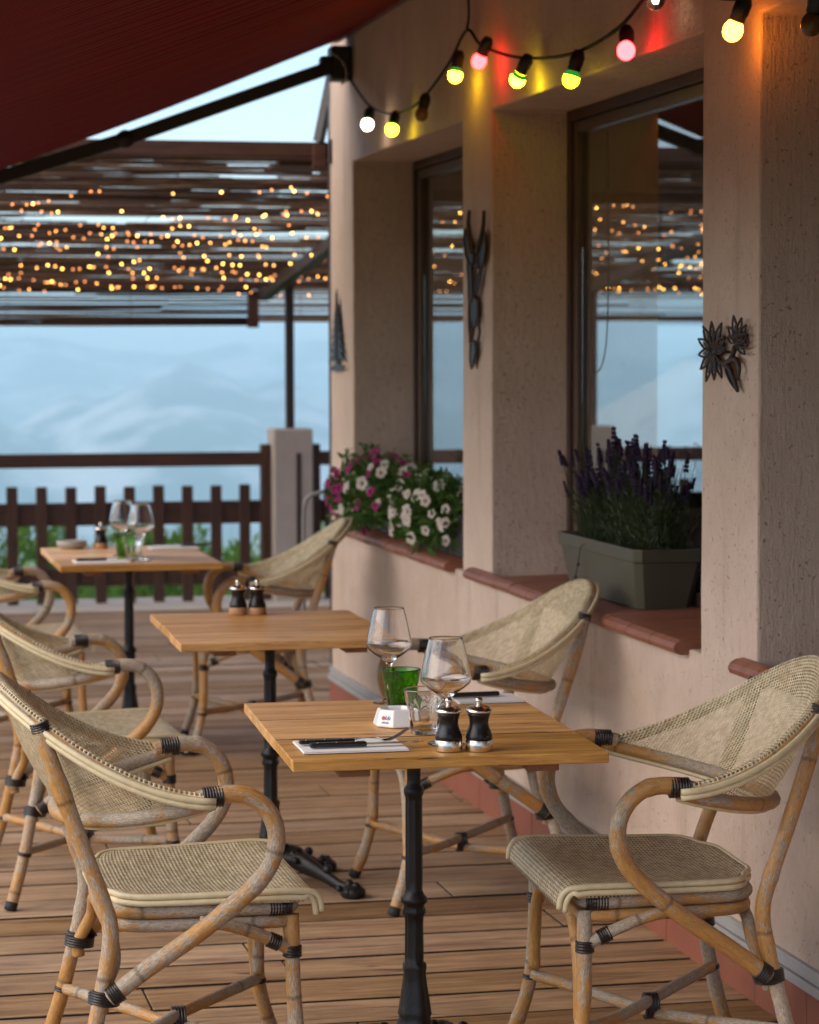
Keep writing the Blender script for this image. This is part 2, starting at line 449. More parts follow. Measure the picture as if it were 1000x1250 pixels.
# ------------------------------------------------------------------ terrain
def terrain():
    th = np.concatenate([np.arange(-75, 90, .35), np.arange(90, 285, 5.0)])
    rr = np.concatenate([[0.5, 8, 14, 15.9, 17, 19, 21, 23, 26, 30, 40, 60, 90, 150, 250, 400, 700, 1100, 1700, 2400, 3200], np.arange(3600, 13000, 130), [13500, 14500]])
    nT, nR = len(th), len(rr)
    T, Rr = np.meshgrid(np.radians(th), rr)
    X = np.sin(T) * Rr; Y = np.cos(T) * Rr
    deg = np.degrees(T)
    Z = np.where(Rr < 22, -.22, 0.0)
    Z = np.where(Rr >= 22, -.22 - (Rr - 22) * .42, Z)
    floor_z = -560.0
    Z = np.maximum(Z, floor_z)
    def fb(x, y, o=5):
        s = 0; a = 1
        for k in range(o):
            f = .0006 * 2 ** k
            s = s + a * np.sin(x * f + 1.3 * k + 2.1 * np.sin(y * f * .8 + k)) * np.cos(y * f * 1.1 - .7 * k + 1.7 * np.sin(x * f * .9))
            a *= .52
        return s
    n = fb(X, Y)
    front = (deg > -80) & (deg < 95)
    def peak(deg0, r0, h, wr, wt_, pw=1.0):
        d = np.sqrt(((deg - deg0) * np.pi / 180 * r0 / wt_) ** 2 + ((Rr - r0) / wr) ** 2)
        return np.maximum(0, 1 - d) ** pw * h
    M = np.zeros_like(Z)
    for p in ((7.6, 8200, 600, 2600, 900, .8), (9.6, 8000, 540, 2000, 760, .9), (5.2, 8300, 500, 2000, 700, .9), (3.4, 7400, 380, 1700, 650, 1), (12.5, 9300, 560, 1700, 900, 1),
              (15.8, 5200, 330, 1500, 650, 1), (19, 5600, 560, 1900, 900, 1), (26, 7000, 680, 2400, 1500, 1),
              (2.2, 6200, 260, 1500, 500, 1), (-3, 9000, 600, 2500, 1200, 1), (-10, 8000, 620, 2500, 1300, 1), (-20, 9000, 650, 2500, 1900, 1), (-33, 8500, 640, 2500, 1900, 1), (40, 8000, 650, 2500, 2200, 1)):
        M = np.maximum(M, peak(*p) * (1 + .10 * n))
    ridge = 600 + 34 * np.sin(deg * .55 + .6) + 22 * np.sin(deg * 1.3 + 2) + 9 * np.sin(deg * 3.1)
    back = np.clip((Rr - 9600) / 2300, 0, 1) * np.clip((13800 - Rr) / 1500, 0, 1) * ridge
    M = np.maximum(M, back + 26 * n * (back > 10))
    Z = np.where(Rr > 3000, Z + np.where(M > 0, M, 0) + 12 * n * np.clip((Rr - 3000) / 1500, 0, 1), Z)
    Z = np.where(front, Z, np.maximum(Z, -.22 - np.maximum(Rr - 22, 0) * .02))
    verts = np.stack([X.ravel(), Y.ravel(), Z.ravel()], 1)
    idx = np.arange(nR * nT).reshape(nR, nT)
    a = idx[:-1]; b = idx[1:]
    a2 = np.roll(a, -1, 1); b2 = np.roll(b, -1, 1)
    faces = np.stack([a.ravel(), b.ravel(), b2.ravel(), a2.ravel()], 1)
    me = bpy.data.meshes.new('terrain')
    me.from_pydata(verts.tolist(), [], faces.tolist()); me.update()
    me.flip_normals() if me.polygons[nT * 5].normal.z < 0 else None
    me.materials.append(m_terrain())
    for p in me.polygons: p.use_smooth = True
    o = bpy.data.objects.new('terrain', me); link(o); tag(o, kind='structure')
terrain()

# haze: one closed box of even air round everything, sky outside
def haze():
    bm = B(); box(bm, -15500, 15500, -15500, 15500, -700, 190)
    t = NT('valley_haze')
    pv = t.n('ShaderNodeVolumePrincipled', {'Color': (.64, .89, 1.0, 1), 'Density': .00021, 'Anisotropy': 0.0})
    t.t.links.new(pv.outputs[0], t.out.inputs['Volume'])
    t.m.cycles.homogeneous_volume = True
    o = obj('haze', bm, t.m, smooth=False); tag(o, kind='stuff')
haze()

# ------------------------------------------------------------------ deck
def deck():
    bm = B(); pitch = .212; y = 0.0; r = random.Random(3)
    i = 0
    while y < 15.2:
        g = r.choice([.010, .013, .014, .020])
        cuts = [-4.2]
        x = -4.2 + r.uniform(1.2, 3.4)
        while x < 7.4:
            cuts.append(x); x += r.uniform(2.6, 4.2)
        cuts.append(8.0)
        for a, b in zip(cuts[:-1], cuts[1:]):
            dz = r.uniform(-.0015, .0015)
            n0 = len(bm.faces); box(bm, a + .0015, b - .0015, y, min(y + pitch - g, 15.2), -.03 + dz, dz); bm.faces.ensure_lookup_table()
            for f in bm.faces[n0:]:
                f.normal_update(); f.material_index = 0 if f.calc_center_median().z > dz - .002 else 1  # board sides and undersides take a darker colour than the tops
        y += pitch; i += 1
    o = obj('deck', bm, [DECK, plain('dark_flank', (.022, .012, .007), .9)], smooth=False, bevel=.003); tag(o, kind='structure')
    bm = B(); box(bm, -4.2, 8.0, 0, 15.2, -.2, -.06)
    o = obj('deck_underside', bm, plain('dark_joist', (.012, .008, .006), .9), smooth=False); tag(o, kind='structure')
    bm = B(); box(bm, -6, 11, 15.205, 15.9, -.25, .012)
    o = obj('kerb', bm, KERB, smooth=False, bevel=.01); tag(o, kind='structure')
deck()

# ------------------------------------------------------------------ the cafe building
OPEN = [(3.62, 5.715), (6.115, 8.205), (8.60, 10.50)]   # window openings along Y
ZS, ZT, YE, DEP = .765, 2.278, 10.98, .25
bld = empty('cafe_building', (WX, 6.5, 0), 0, 'pinkish roughcast cafe wall with three deep window recesses and terracotta sills beside the deck', 'building')
def loc(o):          # place a part authored in world coordinates under the building
    o.location = (-WX, -6.5, 0); return o

def building():
    bm = B()
    ys = [0.4]
    for a, b in OPEN: ys += [a, b]
    ys.append(YE)
    zs = [.16, ZS, ZT, 3.3]
    def ydiv(a, b, n=1): return [a + (b - a) * i / n for i in range(n + 1)]
    def quad(p): bm.faces.new([bm.verts.new(q) for q in p])
    for i in range(len(ys) - 1):
        a, b = ys[i], ys[i + 1]
        hole = (a, b) in OPEN
        for j in range(3):
            if hole and j == 1: continue
            z0, z1 = zs[j], zs[j + 1]
            quad([(WX, a, z0), (WX, b, z0), (WX, b, z1), (WX, a, z1)])
        if hole:
            X2 = WX + DEP + .09
            quad([(WX, a, ZS), (WX, a, ZT), (X2, a, ZT), (X2, a, ZS)])
            quad([(WX, b, ZS), (X2, b, ZS), (X2, b, ZT), (WX, b, ZT)])
            quad([(WX, a, ZT), (WX, b, ZT), (X2, b, ZT), (X2, a, ZT)])
            quad([(WX, a, ZS), (X2, a, ZS), (X2, b, ZS), (WX, b, ZS)])
    # far end wall, near end wall, top, underside
    FW = (2.43, 6.15, .82, 2.19)          # window in the far end wall
    for (xa, xb, za, zb) in ((WX, FW[0], .16, 3.3), (FW[1], 6.5, .16, 3.3), (FW[0], FW[1], .16, FW[2]), (FW[0], FW[1], FW[3], 3.3)):
        quad([(xa, YE, za), (xb, YE, za), (xb, YE, zb), (xa, YE, zb)])
        quad([(max(xa, WX + DEP + .1), YE - .1, za), (xb, YE - .1, za), (xb, YE - .1, min(zb, 2.6)), (max(xa, WX + DEP + .1), YE - .1, min(zb, 2.6))])
    quad([(WX, .4, .16), (WX, .4, 3.3), (6.5, .4, 3.3), (6.5, .4, .16)])
    quad([(WX, .4, 3.3), (WX, YE, 3.3), (6.5, YE, 3.3), (6.5, .4, 3.3)])
    bmesh.ops.remove_doubles(bm, verts=bm.verts, dist=1e-5)
    bmesh.ops.recalc_face_normals(bm, faces=bm.faces)
    # cut up the faces a little so that the plaster edges can be uneven
    es = [e for e in bm.edges if e.calc_length() > .3 and all(v.co.x < WX + .4 for v in e.verts)]
    bmesh.ops.subdivide_edges(bm, edges=es, cuts=9, use_grid_fill=True)
    for v in bm.verts:
        if v.co.x > WX + .3: continue
        n = mnoise.noise_vector(v.co * 6.3)
        v.co += Vector((n.x * .0016, n.y * .0028, n.z * .0028))
    loc(obj('wall', bm, PLASTER, bld, smooth=False, bevel=.006))
    # dark room behind the glass
    bm = B()
    x0, x1, y0, y1, z0, z1 = WX + DEP + .10, 6.4, .5, YE - .1, .05, 2.6
    v = [bm.verts.new(p) for p in ((x0, y0, z0), (x1, y0, z0), (x1, y1, z0), (x0, y1, z0), (x0, y0, z1), (x1, y0, z1), (x1, y1, z1), (x0, y1, z1))]
    for q in ((0, 1, 2, 3), (4, 7, 6, 5), (0, 4, 5, 1), (1, 5, 6, 2)): bm.faces.new([v[i] for i in q])
    loc(obj('interior', bm, DIM, bld, smooth=False, norm=False))
    # plinth tiles and metal strip along the foot of the wall
    bm = B(); y = .4; r = random.Random(5)
    while y < YE:
        y2 = min(y + .33, YE + .005)
        box(bm, WX - .012 - r.uniform(0, .002), WX + .05, y + .002, y2 - .002, -.02, .105)
        y = y2
    box(bm, WX + .051, 6.4, YE - .05, YE + .008, -.02, .16)
    loc(obj('skirting', bm, SKIRT, bld, smooth=False, bevel=.003))
    bm = B()
    box(bm, WX - .018, WX + .06, .4, YE + .012, .1065, .128)
    box(bm, WX - .010, WX + .06, .4, YE + .010, .129, .152)
    box(bm, WX - .013, WX + .06, .4, YE + .011, .153, .161)
    loc(obj('metal_strip', bm, ALU, bld, smooth=False, bevel=.002))
    bm = B(); box(bm, WX + .0, WX + .016, YE + .014, YE + .055, .17, 2.75)
    loc(obj('corner_trim', bm, POSTM, bld, smooth=False))
    bm = B(); box(bm, WX - .012, WX - .001, YE - .05, YE - .015, 2.30, 2.40)
    loc(obj('hinge_plate', bm, POSTM, bld, smooth=False, bevel=.002))
    # sills of bullnosed terracotta tiles
    for k, (a, b) in enumerate(OPEN):
        a2, b2 = [(a, 5.80), (6.20, 8.44), (8.71, 10.66)][k]
        bm = B(); n = max(1, round((b2 - a2) / .205)); st = (b2 - a2) / n
        for i in range(n):
            y0, y1 = a2 + i * st + .0025, a2 + (i + 1) * st - .0025
            j = r.uniform(-.002, .002)
            x_in = WX + DEP + .015
            prof = [(x_in, .800), (WX + .01, .793 + j), (WX - .022, .790 + j), (WX - .036, .782 + j), (WX - .042, .770 + j), (WX - .036, .757 + j), (WX - .020, .752 + j), (WX + .01, .753 + j)]
            if y1 > b + .01:      # the tile ends that run past the reveal only lap the wall face
                prof = [(WX - .001, .793 + j)] + prof[2:7] + [(WX - .001, .753 + j)]
                if y0 < b: y0 = y0
            f0 = [bm.verts.new((x, y0, z)) for x, z in prof]; f1 = [bm.verts.new((x, y1, z)) for x, z in prof]
            L = len(prof)
            for q in range(L): bm.faces.new((f0[q], f0[(q + 1) % L], f1[(q + 1) % L], f1[q]))
            bm.faces.new(f0[::-1]); bm.faces.new(f1)
        s = loc(obj('window_sill', bm, TERRA, bld, smooth=False, bevel=.002))
        # mortar bed under and between the tiles
        bm = B(); box(bm, WX - .020, WX - .001, a2 + .004, b2 - .004, .757, .787)
        m = obj('mortar', bm, CONC, s, smooth=False)
    for k, (a, b) in enumerate(OPEN):
        bm = B(); X0, X1 = WX + DEP, WX + DEP + .07
        for (p, q, c, d) in ((a + .001, a + .035, .802, ZT - .001), (b - .035, b - .001, .802, ZT - .001), (a + .0352, b - .0352, ZT - .035, ZT - .001), (a + .0352, b - .0352, .802, .842)):
            box(bm, X0, X1, p, q, c, d)
        wdw = loc(obj('window', bm, FRAME, bld, smooth=False, bevel=.003))
        bm = B(); X0, X1 = WX + DEP + .012, WX + DEP + .060
        z0 = .935 if k == 2 else .90
        for (p, q, c, d) in ((a + .037, a + .080, .844, ZT - .037), (b - .080, b - .037, .844, ZT - .037), (a + .0802, b - .0802, ZT - .072, ZT - .037), (a + .0802, b - .0802, .844, z0)):
            box(bm, X0, X1, p, q, c, d)
        obj('sash', bm, FRAMEL, wdw, smooth=False, bevel=.003)
        bm = B(); box(bm, WX + DEP + .030, WX + DEP + .036, a + .0803, b - .0803, z0 + .0002, ZT - .0722)
        obj('pane', bm, PANE, wdw, smooth=False)
    wdw = empty('window', (0, 0, 0)); wdw.parent = bld; loc(wdw)
    bm = B(); f = FW
    for (p, q, c, d) in ((f[0] + .001, f[0] + .06, f[2], f[3]), (f[1] - .06, f[1] - .001, f[2], f[3]), (f[0] + .0602, f[1] - .0602, f[2] + .001, f[2] + .07), (f[0] + .0602, f[1] - .0602, f[3] - .05, f[3] - .001)):
        box(bm, p, q, YE - .095, YE - .03, c, d)
    obj('window_frame', bm, FRAME, wdw, smooth=False)
    bm = B(); box(bm, f[0] + .061, f[1] - .061, YE - .065, YE - .059, f[2] + .071, f[3] - .051)
    obj('pane', bm, PANE, wdw, smooth=False)
    # bead chain of the blind behind the middle pane
    bm = B(); pts = smoothpath([(2.42, 8.03, 2.2), (2.42, 8.02, 1.75), (2.42, 8.04, 1.54), (2.42, 8.11, 1.45), (2.42, 8.20, 1.47), (2.42, 8.26, 1.7), (2.42, 8.26, 2.2)], 8)
    tube(bm, pts, .0022, 6)
    loc(obj('blind_chain', bm, CORD, bld))
building()

# ------------------------------------------------------------------ fence, pillars, pergola
FY = 15.6
def pillar(x, label):
    e = empty('fence_pillar', (x, FY, 0), 0, label, 'pillar', 'rendered pillars of the fence')
    bm = B(); box(bm, -.12, .12, -.12, .12, -.25, 1.045)
    obj('shaft', bm, CONC, e, smooth=False, bevel=.012)
    bm = B(); box(bm, .018, .046, -.125, -.121, .02, .90)
    obj('metal_strap', bm, POSTM, e, smooth=False)
pillar(2.70, 'pale rendered pillar carrying the brown pergola post beside the building corner')
pillar(4.60, 'pale rendered pillar with a brown post seen through the lavender window')
pillar(.03, 'pale rendered pillar of the fence seen only as a reflection in the window')

def fence(x0, x1, label):
    e = empty('picket_fence', ((x0 + x1) / 2, FY, 0), 0, label, 'fence', 'brown picket fence panels')
    h = (x1 - x0) / 2
    for nm, z0, z1, y0, y1 in (('top_rail', .823, .906, -.035, .035), ('rail', .475, .613, .012, .04), ('rail', .112, .222, .012, .04)):
        bm = B(); box(bm, -h, h, y0, y1, z0, z1); obj(nm, bm, FENCE, e, smooth=False, bevel=.004)
    for s in (-1, 1):
        bm = B(); box(bm, s * (h - .03) - .028, s * (h - .03) + .028, -.036, .046, .013, .95); obj('post', bm, FENCEZ, e, smooth=False, bevel=.004)
    p0 = None; x = -h + .12
    xs = []
    k = math.ceil((x0 + .06 - 1.207) / .1735)
    while 1.207 + k * .1735 < x1 - .07:
        xs.append(1.207 + k * .1735 - (x0 + x1) / 2); k += 1
    for x in xs:
        if p0 is None:
            bm = B(); box(bm, -.033, .033, -.014, .010, .013, .712); p0 = obj('picket', bm, FENCEZ, e, smooth=False, bevel=.004); p = p0
        else:
            p = p0.copy(); link(p, e)
        p.location = (x, 0, rnd.uniform(-.006, .006))
fence(.152, 2.578, 'dark brown picket fence panel in front of the hazy valley, left of the pale pillar')
fence(4.722, 7.6, 'stretch of brown picket fence far right, seen only through the window glass')
fence(2.822, 4.478, 'short run of brown picket fence between the pale pillar and the building corner')
fence(-2.6, -.092, 'brown picket fence panel reflected in the near window')

def zr(y): return 2.365 - (y - 11.3) * .098       # underside line of the reed roof
perg = empty('pergola', (0, 13.5, 0), 0, 'reed roofed pergola hung with fairy lights at the end of the deck', 'pergola')
def pl_(o): o.location = (0, -13.5, 0); return o
def pergola():
    r = random.Random(11)
    bm = B(); box(bm, -4.0, 2.56, 11.24, 11.32, 2.348, 2.412); pl_(obj('front_beam', bm, BEAM, perg, smooth=False, bevel=.004))
    bm = B(); box(bm, 2.05, 2.10, 11.2, 11.238, 2.30, 2.40); pl_(obj('bracket', bm, BEAM, perg, smooth=False))
    bm = B(); tube(bm, [(2.075, 11.22, 2.413), (2.17, 11.22, 2.86)], .026, 4); pl_(obj('brace', bm, POSTM, perg, smooth=False))
    bm = B(); box(bm, 1.92, 2.5, 11.33, 11.75, 2.318, 2.335); pl_(obj('gusset_board', bm, BEAM, perg, smooth=False))
    for x in (2.62, 4.60, .03, -2.6):
        bm = B(); Y0, Y1 = 11.325, 16.1
        for (y, z) in ((0, 0),):
            vs = [(x - .035, Y0, zr(Y0) - .075), (x + .035, Y0, zr(Y0) - .075), (x + .035, Y1, zr(Y1) - .075), (x - .035, Y1, zr(Y1) - .075),
                  (x - .035, Y0, zr(Y0) - .012), (x + .035, Y0, zr(Y0) - .012), (x + .035, Y1, zr(Y1) - .012), (x - .035, Y1, zr(Y1) - .012)]
            v = [bm.verts.new(p) for p in vs]
            for q in ((0, 3, 2, 1), (4, 5, 6, 7), (0, 1, 5, 4), (1, 2, 6, 5), (2, 3, 7, 6), (3, 0, 4, 7)): bm.faces.new([v[i] for i in q])
        pl_(obj('rafter', bm, POSTM, perg, smooth=False))
        bm = B(); box(bm, x - .10, x - .036, 16.03, 16.08, 1.655, zr(16.05) - .02); pl_(obj('end_board', bm, BEAM, perg, smooth=False))
    for x in (2.70, 4.60, .03):
        bm = B(); box(bm, x - .024, x + .024, FY - .024, FY + .024, 1.046, zr(FY) - .013); pl_(obj('post', bm, POSTM, perg, smooth=False))
    bm = B(); box(bm, -4, 7, FY + .04, FY + .08, zr(FY) - .045, zr(FY) - .014); pl_(obj('end_beam', bm, BEAM, perg, smooth=False))
    # reed mat: individual canes laid along X, unevenly gapped
    bm = B(); y = 11.34
    while y < 16.12:
        x = -3.0 + r.uniform(-.9, .1)
        while x < 6.6:
            L = r.uniform(.7, 2.0); xm = x + L / 2
            d = .45 * mnoise.noise(Vector((xm * .7, y * 6.5, 1.7))) + .8 * mnoise.noise(Vector((xm * .5, y * 19, 5.1))) + .03 * abs(y - 13.6)
            if d > -.07 + .05 * max(0, y - 12.6) ** .7 + r.uniform(-.16, .16) - (.35 if y < 11.5 or y > 15.9 else 0):
                rad = r.uniform(.0022, .0052)
                t1, t2 = r.uniform(-.05, .05), r.uniform(-.05, .05)
                zz = r.uniform(-.006, .012)
                pts = [(x, y + t1, zr(y) + zz + rad), (x + L * .5, y + (t1 + t2) / 2 + r.uniform(-.012, .012), zr(y) + zz + rad + r.uniform(-.010, .004)), (x + L, y + t2, zr(y) + zz + rad)]
                tube(bm, pts, rad, 5)
            x += L * r.uniform(.94, 1.01)
        y += r.uniform(.008, .0125)
    pl_(obj('reed_mat', bm, REED, perg))
    # hanging screens at the far edge
    for (x0, x1, yy, z0, z1) in ((-3, 2.555, 16.10, 1.672, 1.945), (2.60, 6.6, 16.35, 1.70, 1.95)):
        bm = B(); z = z0
        while z < z1:
            x = x0
            while x < x1 - .05:
                L = min(r.uniform(1.4, 3), x1 - x)
                rad = r.uniform(.006, .0105)
                tube(bm, [(x, yy + r.uniform(-.004, .004), z + r.uniform(-.005, .005)), (x + L * .5, yy, z + r.uniform(-.005, .005)), (x + L, yy + r.uniform(-.004, .004), z + r.uniform(-.005, .005))], rad, 5)
                x += L
            z += r.choice([.014, .017, .020, .024, .030]) if z - z0 > .030 else .011
        for x in np.arange(x0 + .3, x1, .75):
            tube(bm, [(x, yy - .009, z0 - .01), (x, yy - .009, z1)], .002, 4)
        pl_(obj('hanging_screen', bm, REED, perg))
    for x in np.arange(-2.8, 6.4, .62):
        bm = B(); tube(bm, [(x, 11.35, zr(11.35) - .004), (x + .03, 13.7, zr(13.7) - .006), (x, 16.1, zr(16.1) - .004)], .0022, 4)
        pl_(obj('tie_wire', bm, STRAW, perg))
pergola()

# fairy lights under the reeds: a wire with its bulbs is one string
FAIRY = [m_emit('fairy_glow_bright', (1.0, .46, .085), 9, False), m_emit('fairy_glow', (1.0, .40, .09), 4.5, False), m_emit('fairy_glow_dim', (1.0, .34, .10), 2.2, False)]
def fairy():
    r = random.Random(21)
    meshes = []
    for m in FAIRY:
        bm = B(); bmesh.ops.create_icosphere(bm, subdivisions=1, radius=.0055)
        me = bpy.data.meshes.new('fairy_bulb'); bm.to_mesh(me); bm.free(); me.materials.append(m); meshes.append(me)
    ys = [12.3, 12.65, 12.95, 13.25, 13.5, 13.75, 14.0, 14.25, 14.5, 14.75, 15.0, 15.2, 15.4, 15.55]
    words = [w + ' string back from the front beam' for w in ('first', 'second', 'third', 'fourth', 'fifth', 'sixth', 'seventh', 'eighth', 'ninth', 'tenth', 'eleventh', 'twelfth', 'thirteenth', 'fourteenth')]
    for i, y0 in enumerate(ys):
        e = empty('fairy_light_string', (0, y0, zr(y0)), 0, 'tiny warm fairy lights under the reed roof, ' + words[i], 'fairy lights', 'fairy light strings under the reed roof')
        ph = r.uniform(0, 6); amp = r.uniform(.12, .34); fr = r.uniform(1.2, 2.6); sl_ = r.uniform(-.10, .06)
        def P(x):
            y = y0 + amp * math.sin(x * fr + ph) + sl_ * (x - 1.0)
            return Vector((x, y - y0, zr(y) - zr(y0) - .018 - .035 * abs(math.sin(x * fr * 1.7 + ph * 2))))
        xs = np.arange(-1.0, 5.8, .06)
        bm = B(); tube(bm, [P(x) for x in xs], .0012, 3); obj('wire', bm, CORD, e)
        x = -1.0 + r.uniform(0, .1); n = 0
        while x < 5.7 and n < 98:
            x += r.choice([.03, .045, .06, .09, .13, .2]) * (1.0 if .6 < x < 2.6 else 1.5) + (.25 if r.random() < .07 else 0)
            b = bpy.data.objects.new('bulb', r.choices(meshes, (3, 4, 6))[0]); link(b, e)
            b.location = P(x) + Vector((0, r.uniform(-.09, .09), -.008 + r.uniform(-.012, .004))); n += 1
fairy()

# ------------------------------------------------------------------ awning
def awning():
    zc = lambda x: 2.775 + (x - 2.04) * .386
    e = empty('awning', (WX, 6.0, 2.75), 0, 'dark red folding arm awning fixed high on the wall above the tables', 'awning')
    def pl(o): o.location = (-WX, -6.0, -2.75); return o
    bm = B(); nx, ny = 26, 190
    V = {}
    for i in range(nx + 1):
        for j in range(ny + 1):
            x = 2.04 - 1.80 * i / nx; y = 1.4 + 9.2 * j / ny
            sag = -.014 * math.sin(math.pi * i / nx) * (1 + .1 * math.sin(y * 1.3))
            rib = .009 * math.sin(y * 2 * math.pi / .21) * math.sin(math.pi * min(1, i / nx * 1.0 + .05))
            V[i, j] = bm.verts.new((x, y, zc(x) + sag + rib))
    for i in range(nx):
        for j in range(ny): bm.faces.new((V[i, j], V[i + 1, j], V[i + 1, j + 1], V[i, j + 1]))
    pl(obj('fabric', bm, AWN, e, solid=.0025))
    bm = B(); tube(bm, [(2.035, 1.35, 2.80), (2.035, 10.62, 2.80)], .035, 16); pl(obj('roller_tube', bm, plain('roller_red', (.10, .012, .012), .6), e))
    bm = B(); tube(bm, [(.22, 1.3, zc(.22)), (.22, 10.68, zc(.22))], .035, 12); pl(obj('front_bar', bm, ARM, e))
    # wall cassette seen from below
    bm = B(); box(bm, 1.99, WX - .002, 1.3, 10.64, 2.838, 2.875); pl(obj('cassette', bm, plain('cassette', (.05, .012, .012), .5), e, smooth=False, bevel=.004))
    for y in (10.52, 1.6):
        bm = B()
        d = 1 if y < 5 else -1
        A = Vector((2.02, y, 2.665)); M = Vector((1.16, y, 2.355)); E_ = Vector((.25, y, zc(.25) - .02))
        for p, q in ((A, M), (M, E_)):
            dd = (q - p); L = dd.length
            Mx = axis_matrix(p, dd)
            box(bm, -.027, .027, -.027, .027, 0, L, 0, Mx)
        pl(obj('arm', bm, ARM, e, smooth=False, bevel=.004))
        bm = B(); Mx = axis_matrix(M + Vector((0, -.032, 0)), (0, 1, 0)); lathe(bm, [(0, 0), (.036, 0), (.036, .064), (0, .064)], 16, M=Mx); pl(obj('elbow', bm, ARM, e))
        bm = B()
        box(bm, 1.99, WX - .002, y - .05, y + .05, 2.60, 2.74)
        box(bm, 1.95, 2.045, y - .03, y + .03, 2.64, 2.70)
        pl(obj('bracket', bm, ARM, e, smooth=False, bevel=.012))
        bm = B()
        for k in range(11):
            a = k / 10 * 2.6
            bmesh.ops.create_icosphere(bm, subdivisions=1, radius=.007, matrix=Matrix.Translation((2.005 + .045 * math.cos(a - .9), y - .056, 2.645 + .06 * math.sin(a - 1.3))))
        pl(obj('chain', bm, STEEL, e))
awning()

# ------------------------------------------------------------------ festoon of coloured bulbs
def festoon():
    e = empty('festoon_lights', (2.03, 10.33, 2.61), 0, 'black cable of coloured party bulbs looped along the top of the wall', 'string lights')
    def pl(o): o.location = (-2.03, -10.33, -2.61); return o
    C = [(2.03, 10.33, 2.605), (2.03, 9.90, 2.445), (2.03, 9.45, 2.376), (2.03, 9.04, 2.380), (2.03, 8.60, 2.462), (2.035, 8.352, 2.548),
         (2.03, 8.13, 2.474), (2.03, 7.66, 2.385), (2.03, 7.11, 2.335), (2.03, 6.66, 2.352), (2.03, 6.35, 2.42), (2.035, 6.15, 2.455),
         (2.03, 5.95, 2.352), (2.03, 5.73, 2.308), (2.03, 5.45, 2.29), (2.03, 5.15, 2.31), (2.03, 4.8, 2.38), (2.04, 4.4, 2.5)]
    bm = B(); tube(bm, smoothpath(C, 6), .0052, 7)
    tube(bm, smoothpath([(2.035, 8.352, 2.548), (2.045, 8.365, 2.60), (2.05, 8.39, 2.70), (2.06, 8.38, 2.95)], 5), .004, 6)
    pl(obj('cable', bm, CORD, e))
    Y_, RD, GY, WH, OR = (1.0, .64, .012), (1.0, .016, .018), (1.0, .82, .012), (1.0, .80, .55), (1.0, .26, .015)
    bulbs = [(9.824, 2.368, 9.88, 2.438, WH, 9, 1), (9.377, 2.312, 9.42, 2.376, GY, 11, 1), (8.889, 2.323, 8.92, 2.394, None, 0, 0), (8.388, 2.406, 8.40, 2.525, Y_, 19, 1),
             (8.066, 2.417, 8.03, 2.450, RD, 16, 0), (7.592, 2.313, 7.555, 2.376, GY, 20, 1), (7.016, 2.255, 7.01, 2.334, GY, 6, 1), (6.504, 2.276, 6.57, 2.366, RD, 17, 0),
             (6.258, 2.372, 6.22, 2.445, 'CLEAR', 0, 2), (5.688, 2.23, 5.665, 2.302, OR, 17, 0), (5.198, 2.185, 5.18, 2.305, None, 0, 0)]
    collars = [None, m_emit('green_collar_glow', (.01, .26, .03), .55), plain('teal_collar', (.02, .16, .17), .3)]  # green collar given its own glow, for bulb light coming through the glass
    amber = plain('amber_glass', (.16, .075, .02), .15)
    clear = m_glass('bulb_glass', (.98, .98, .98)); 
    cache = {}
    for (yb, zb, yc, zc, c, st, colr) in bulbs:
        b = Vector((2.005, yb, zb)); q = Vector((2.028, yc, zc)); d = (q - b)
        if abs(d.z) < .06: d.z = .07
        d.normalize()
        Mx = axis_matrix(b, d)
        bm = B(); lathe(bm, [(0, .022), (.0165, .0225), (.0185, .026), (.0185, .040), (.0200, .042), (.0200, .066), (.0165, .074), (.013, .082), (0, .083)], 20, M=Mx)
        s = pl(obj('socket', bm, SOCK, e))
        bm = B(); lathe(bm, [(0, -.025), (.008, -.0235), (.016, -.0185), (.022, -.009), (.0235, .0), (.0225, .009), (.0185, .0175), (.0155, .0215), (0, .0218)], 20, M=Mx)
        if c == 'CLEAR': m = clear
        elif c is None: m = amber
        else:
            if (c, st) not in cache: cache[(c, st)] = m_emit('lit_bulb', c, st)
            m = cache[(c, st)]
        obj('bulb', bm, m, s)
        if c == 'CLEAR':
            bm = B(); bmesh.ops.create_icosphere(bm, subdivisions=1, radius=.006, matrix=Mx)
            obj('filament', bm, m_emit('filament', (1, .8, .5), 25), s)
        if colr:
            bm = B(); lathe(bm, [(.0225, .0085), (.0236, .0090), (.0230, .0115), (.0196, .0185), (.0166, .0222), (.0160, .0212)], 20, M=Mx)
            obj('collar', bm, collars[colr], s)
festoon()

# ------------------------------------------------------------------ chairs
def rim(a): return Vector((-.385 * math.sin(a) ** .92 if math.sin(a) > 0 else 0, .328 * math.cos(a), .660 + .205 * max(0, math.sin(a)) ** 1.65))
def low(a): return Vector((-.262 * max(0, math.sin(a)) ** .95, .318 * math.cos(a), .643 - .062 * max(0, math.sin(a)) ** .8))
def binding(parent, p, d, L, r):
    bm = B(); n = max(2, round(L / .0056)); prof = [(r * .75, -L / 2)]
    for k in range(n):
        z = -L / 2 + L * (k + .0) / n; h = L / n
        prof += [(r + .0008, z + h * .08), (r + .0030, z + h * .3), (r + .0030, z + h * .7), (r + .0008, z + h * .92)]
    prof.append((r * .75, L / 2))
    lathe(bm, prof, 14, M=axis_matrix(p, d))
    return obj('binding', bm, BIND, parent)

def nodes_radius(r, r0):
    ks = [r0.uniform(.12, .88) for _ in range(2)]
    def f(t): return r * (1 + .10 * sum(math.exp(-((t - k) / .02) ** 2) for k in ks) + .02 * math.sin(t * 17))
    return f

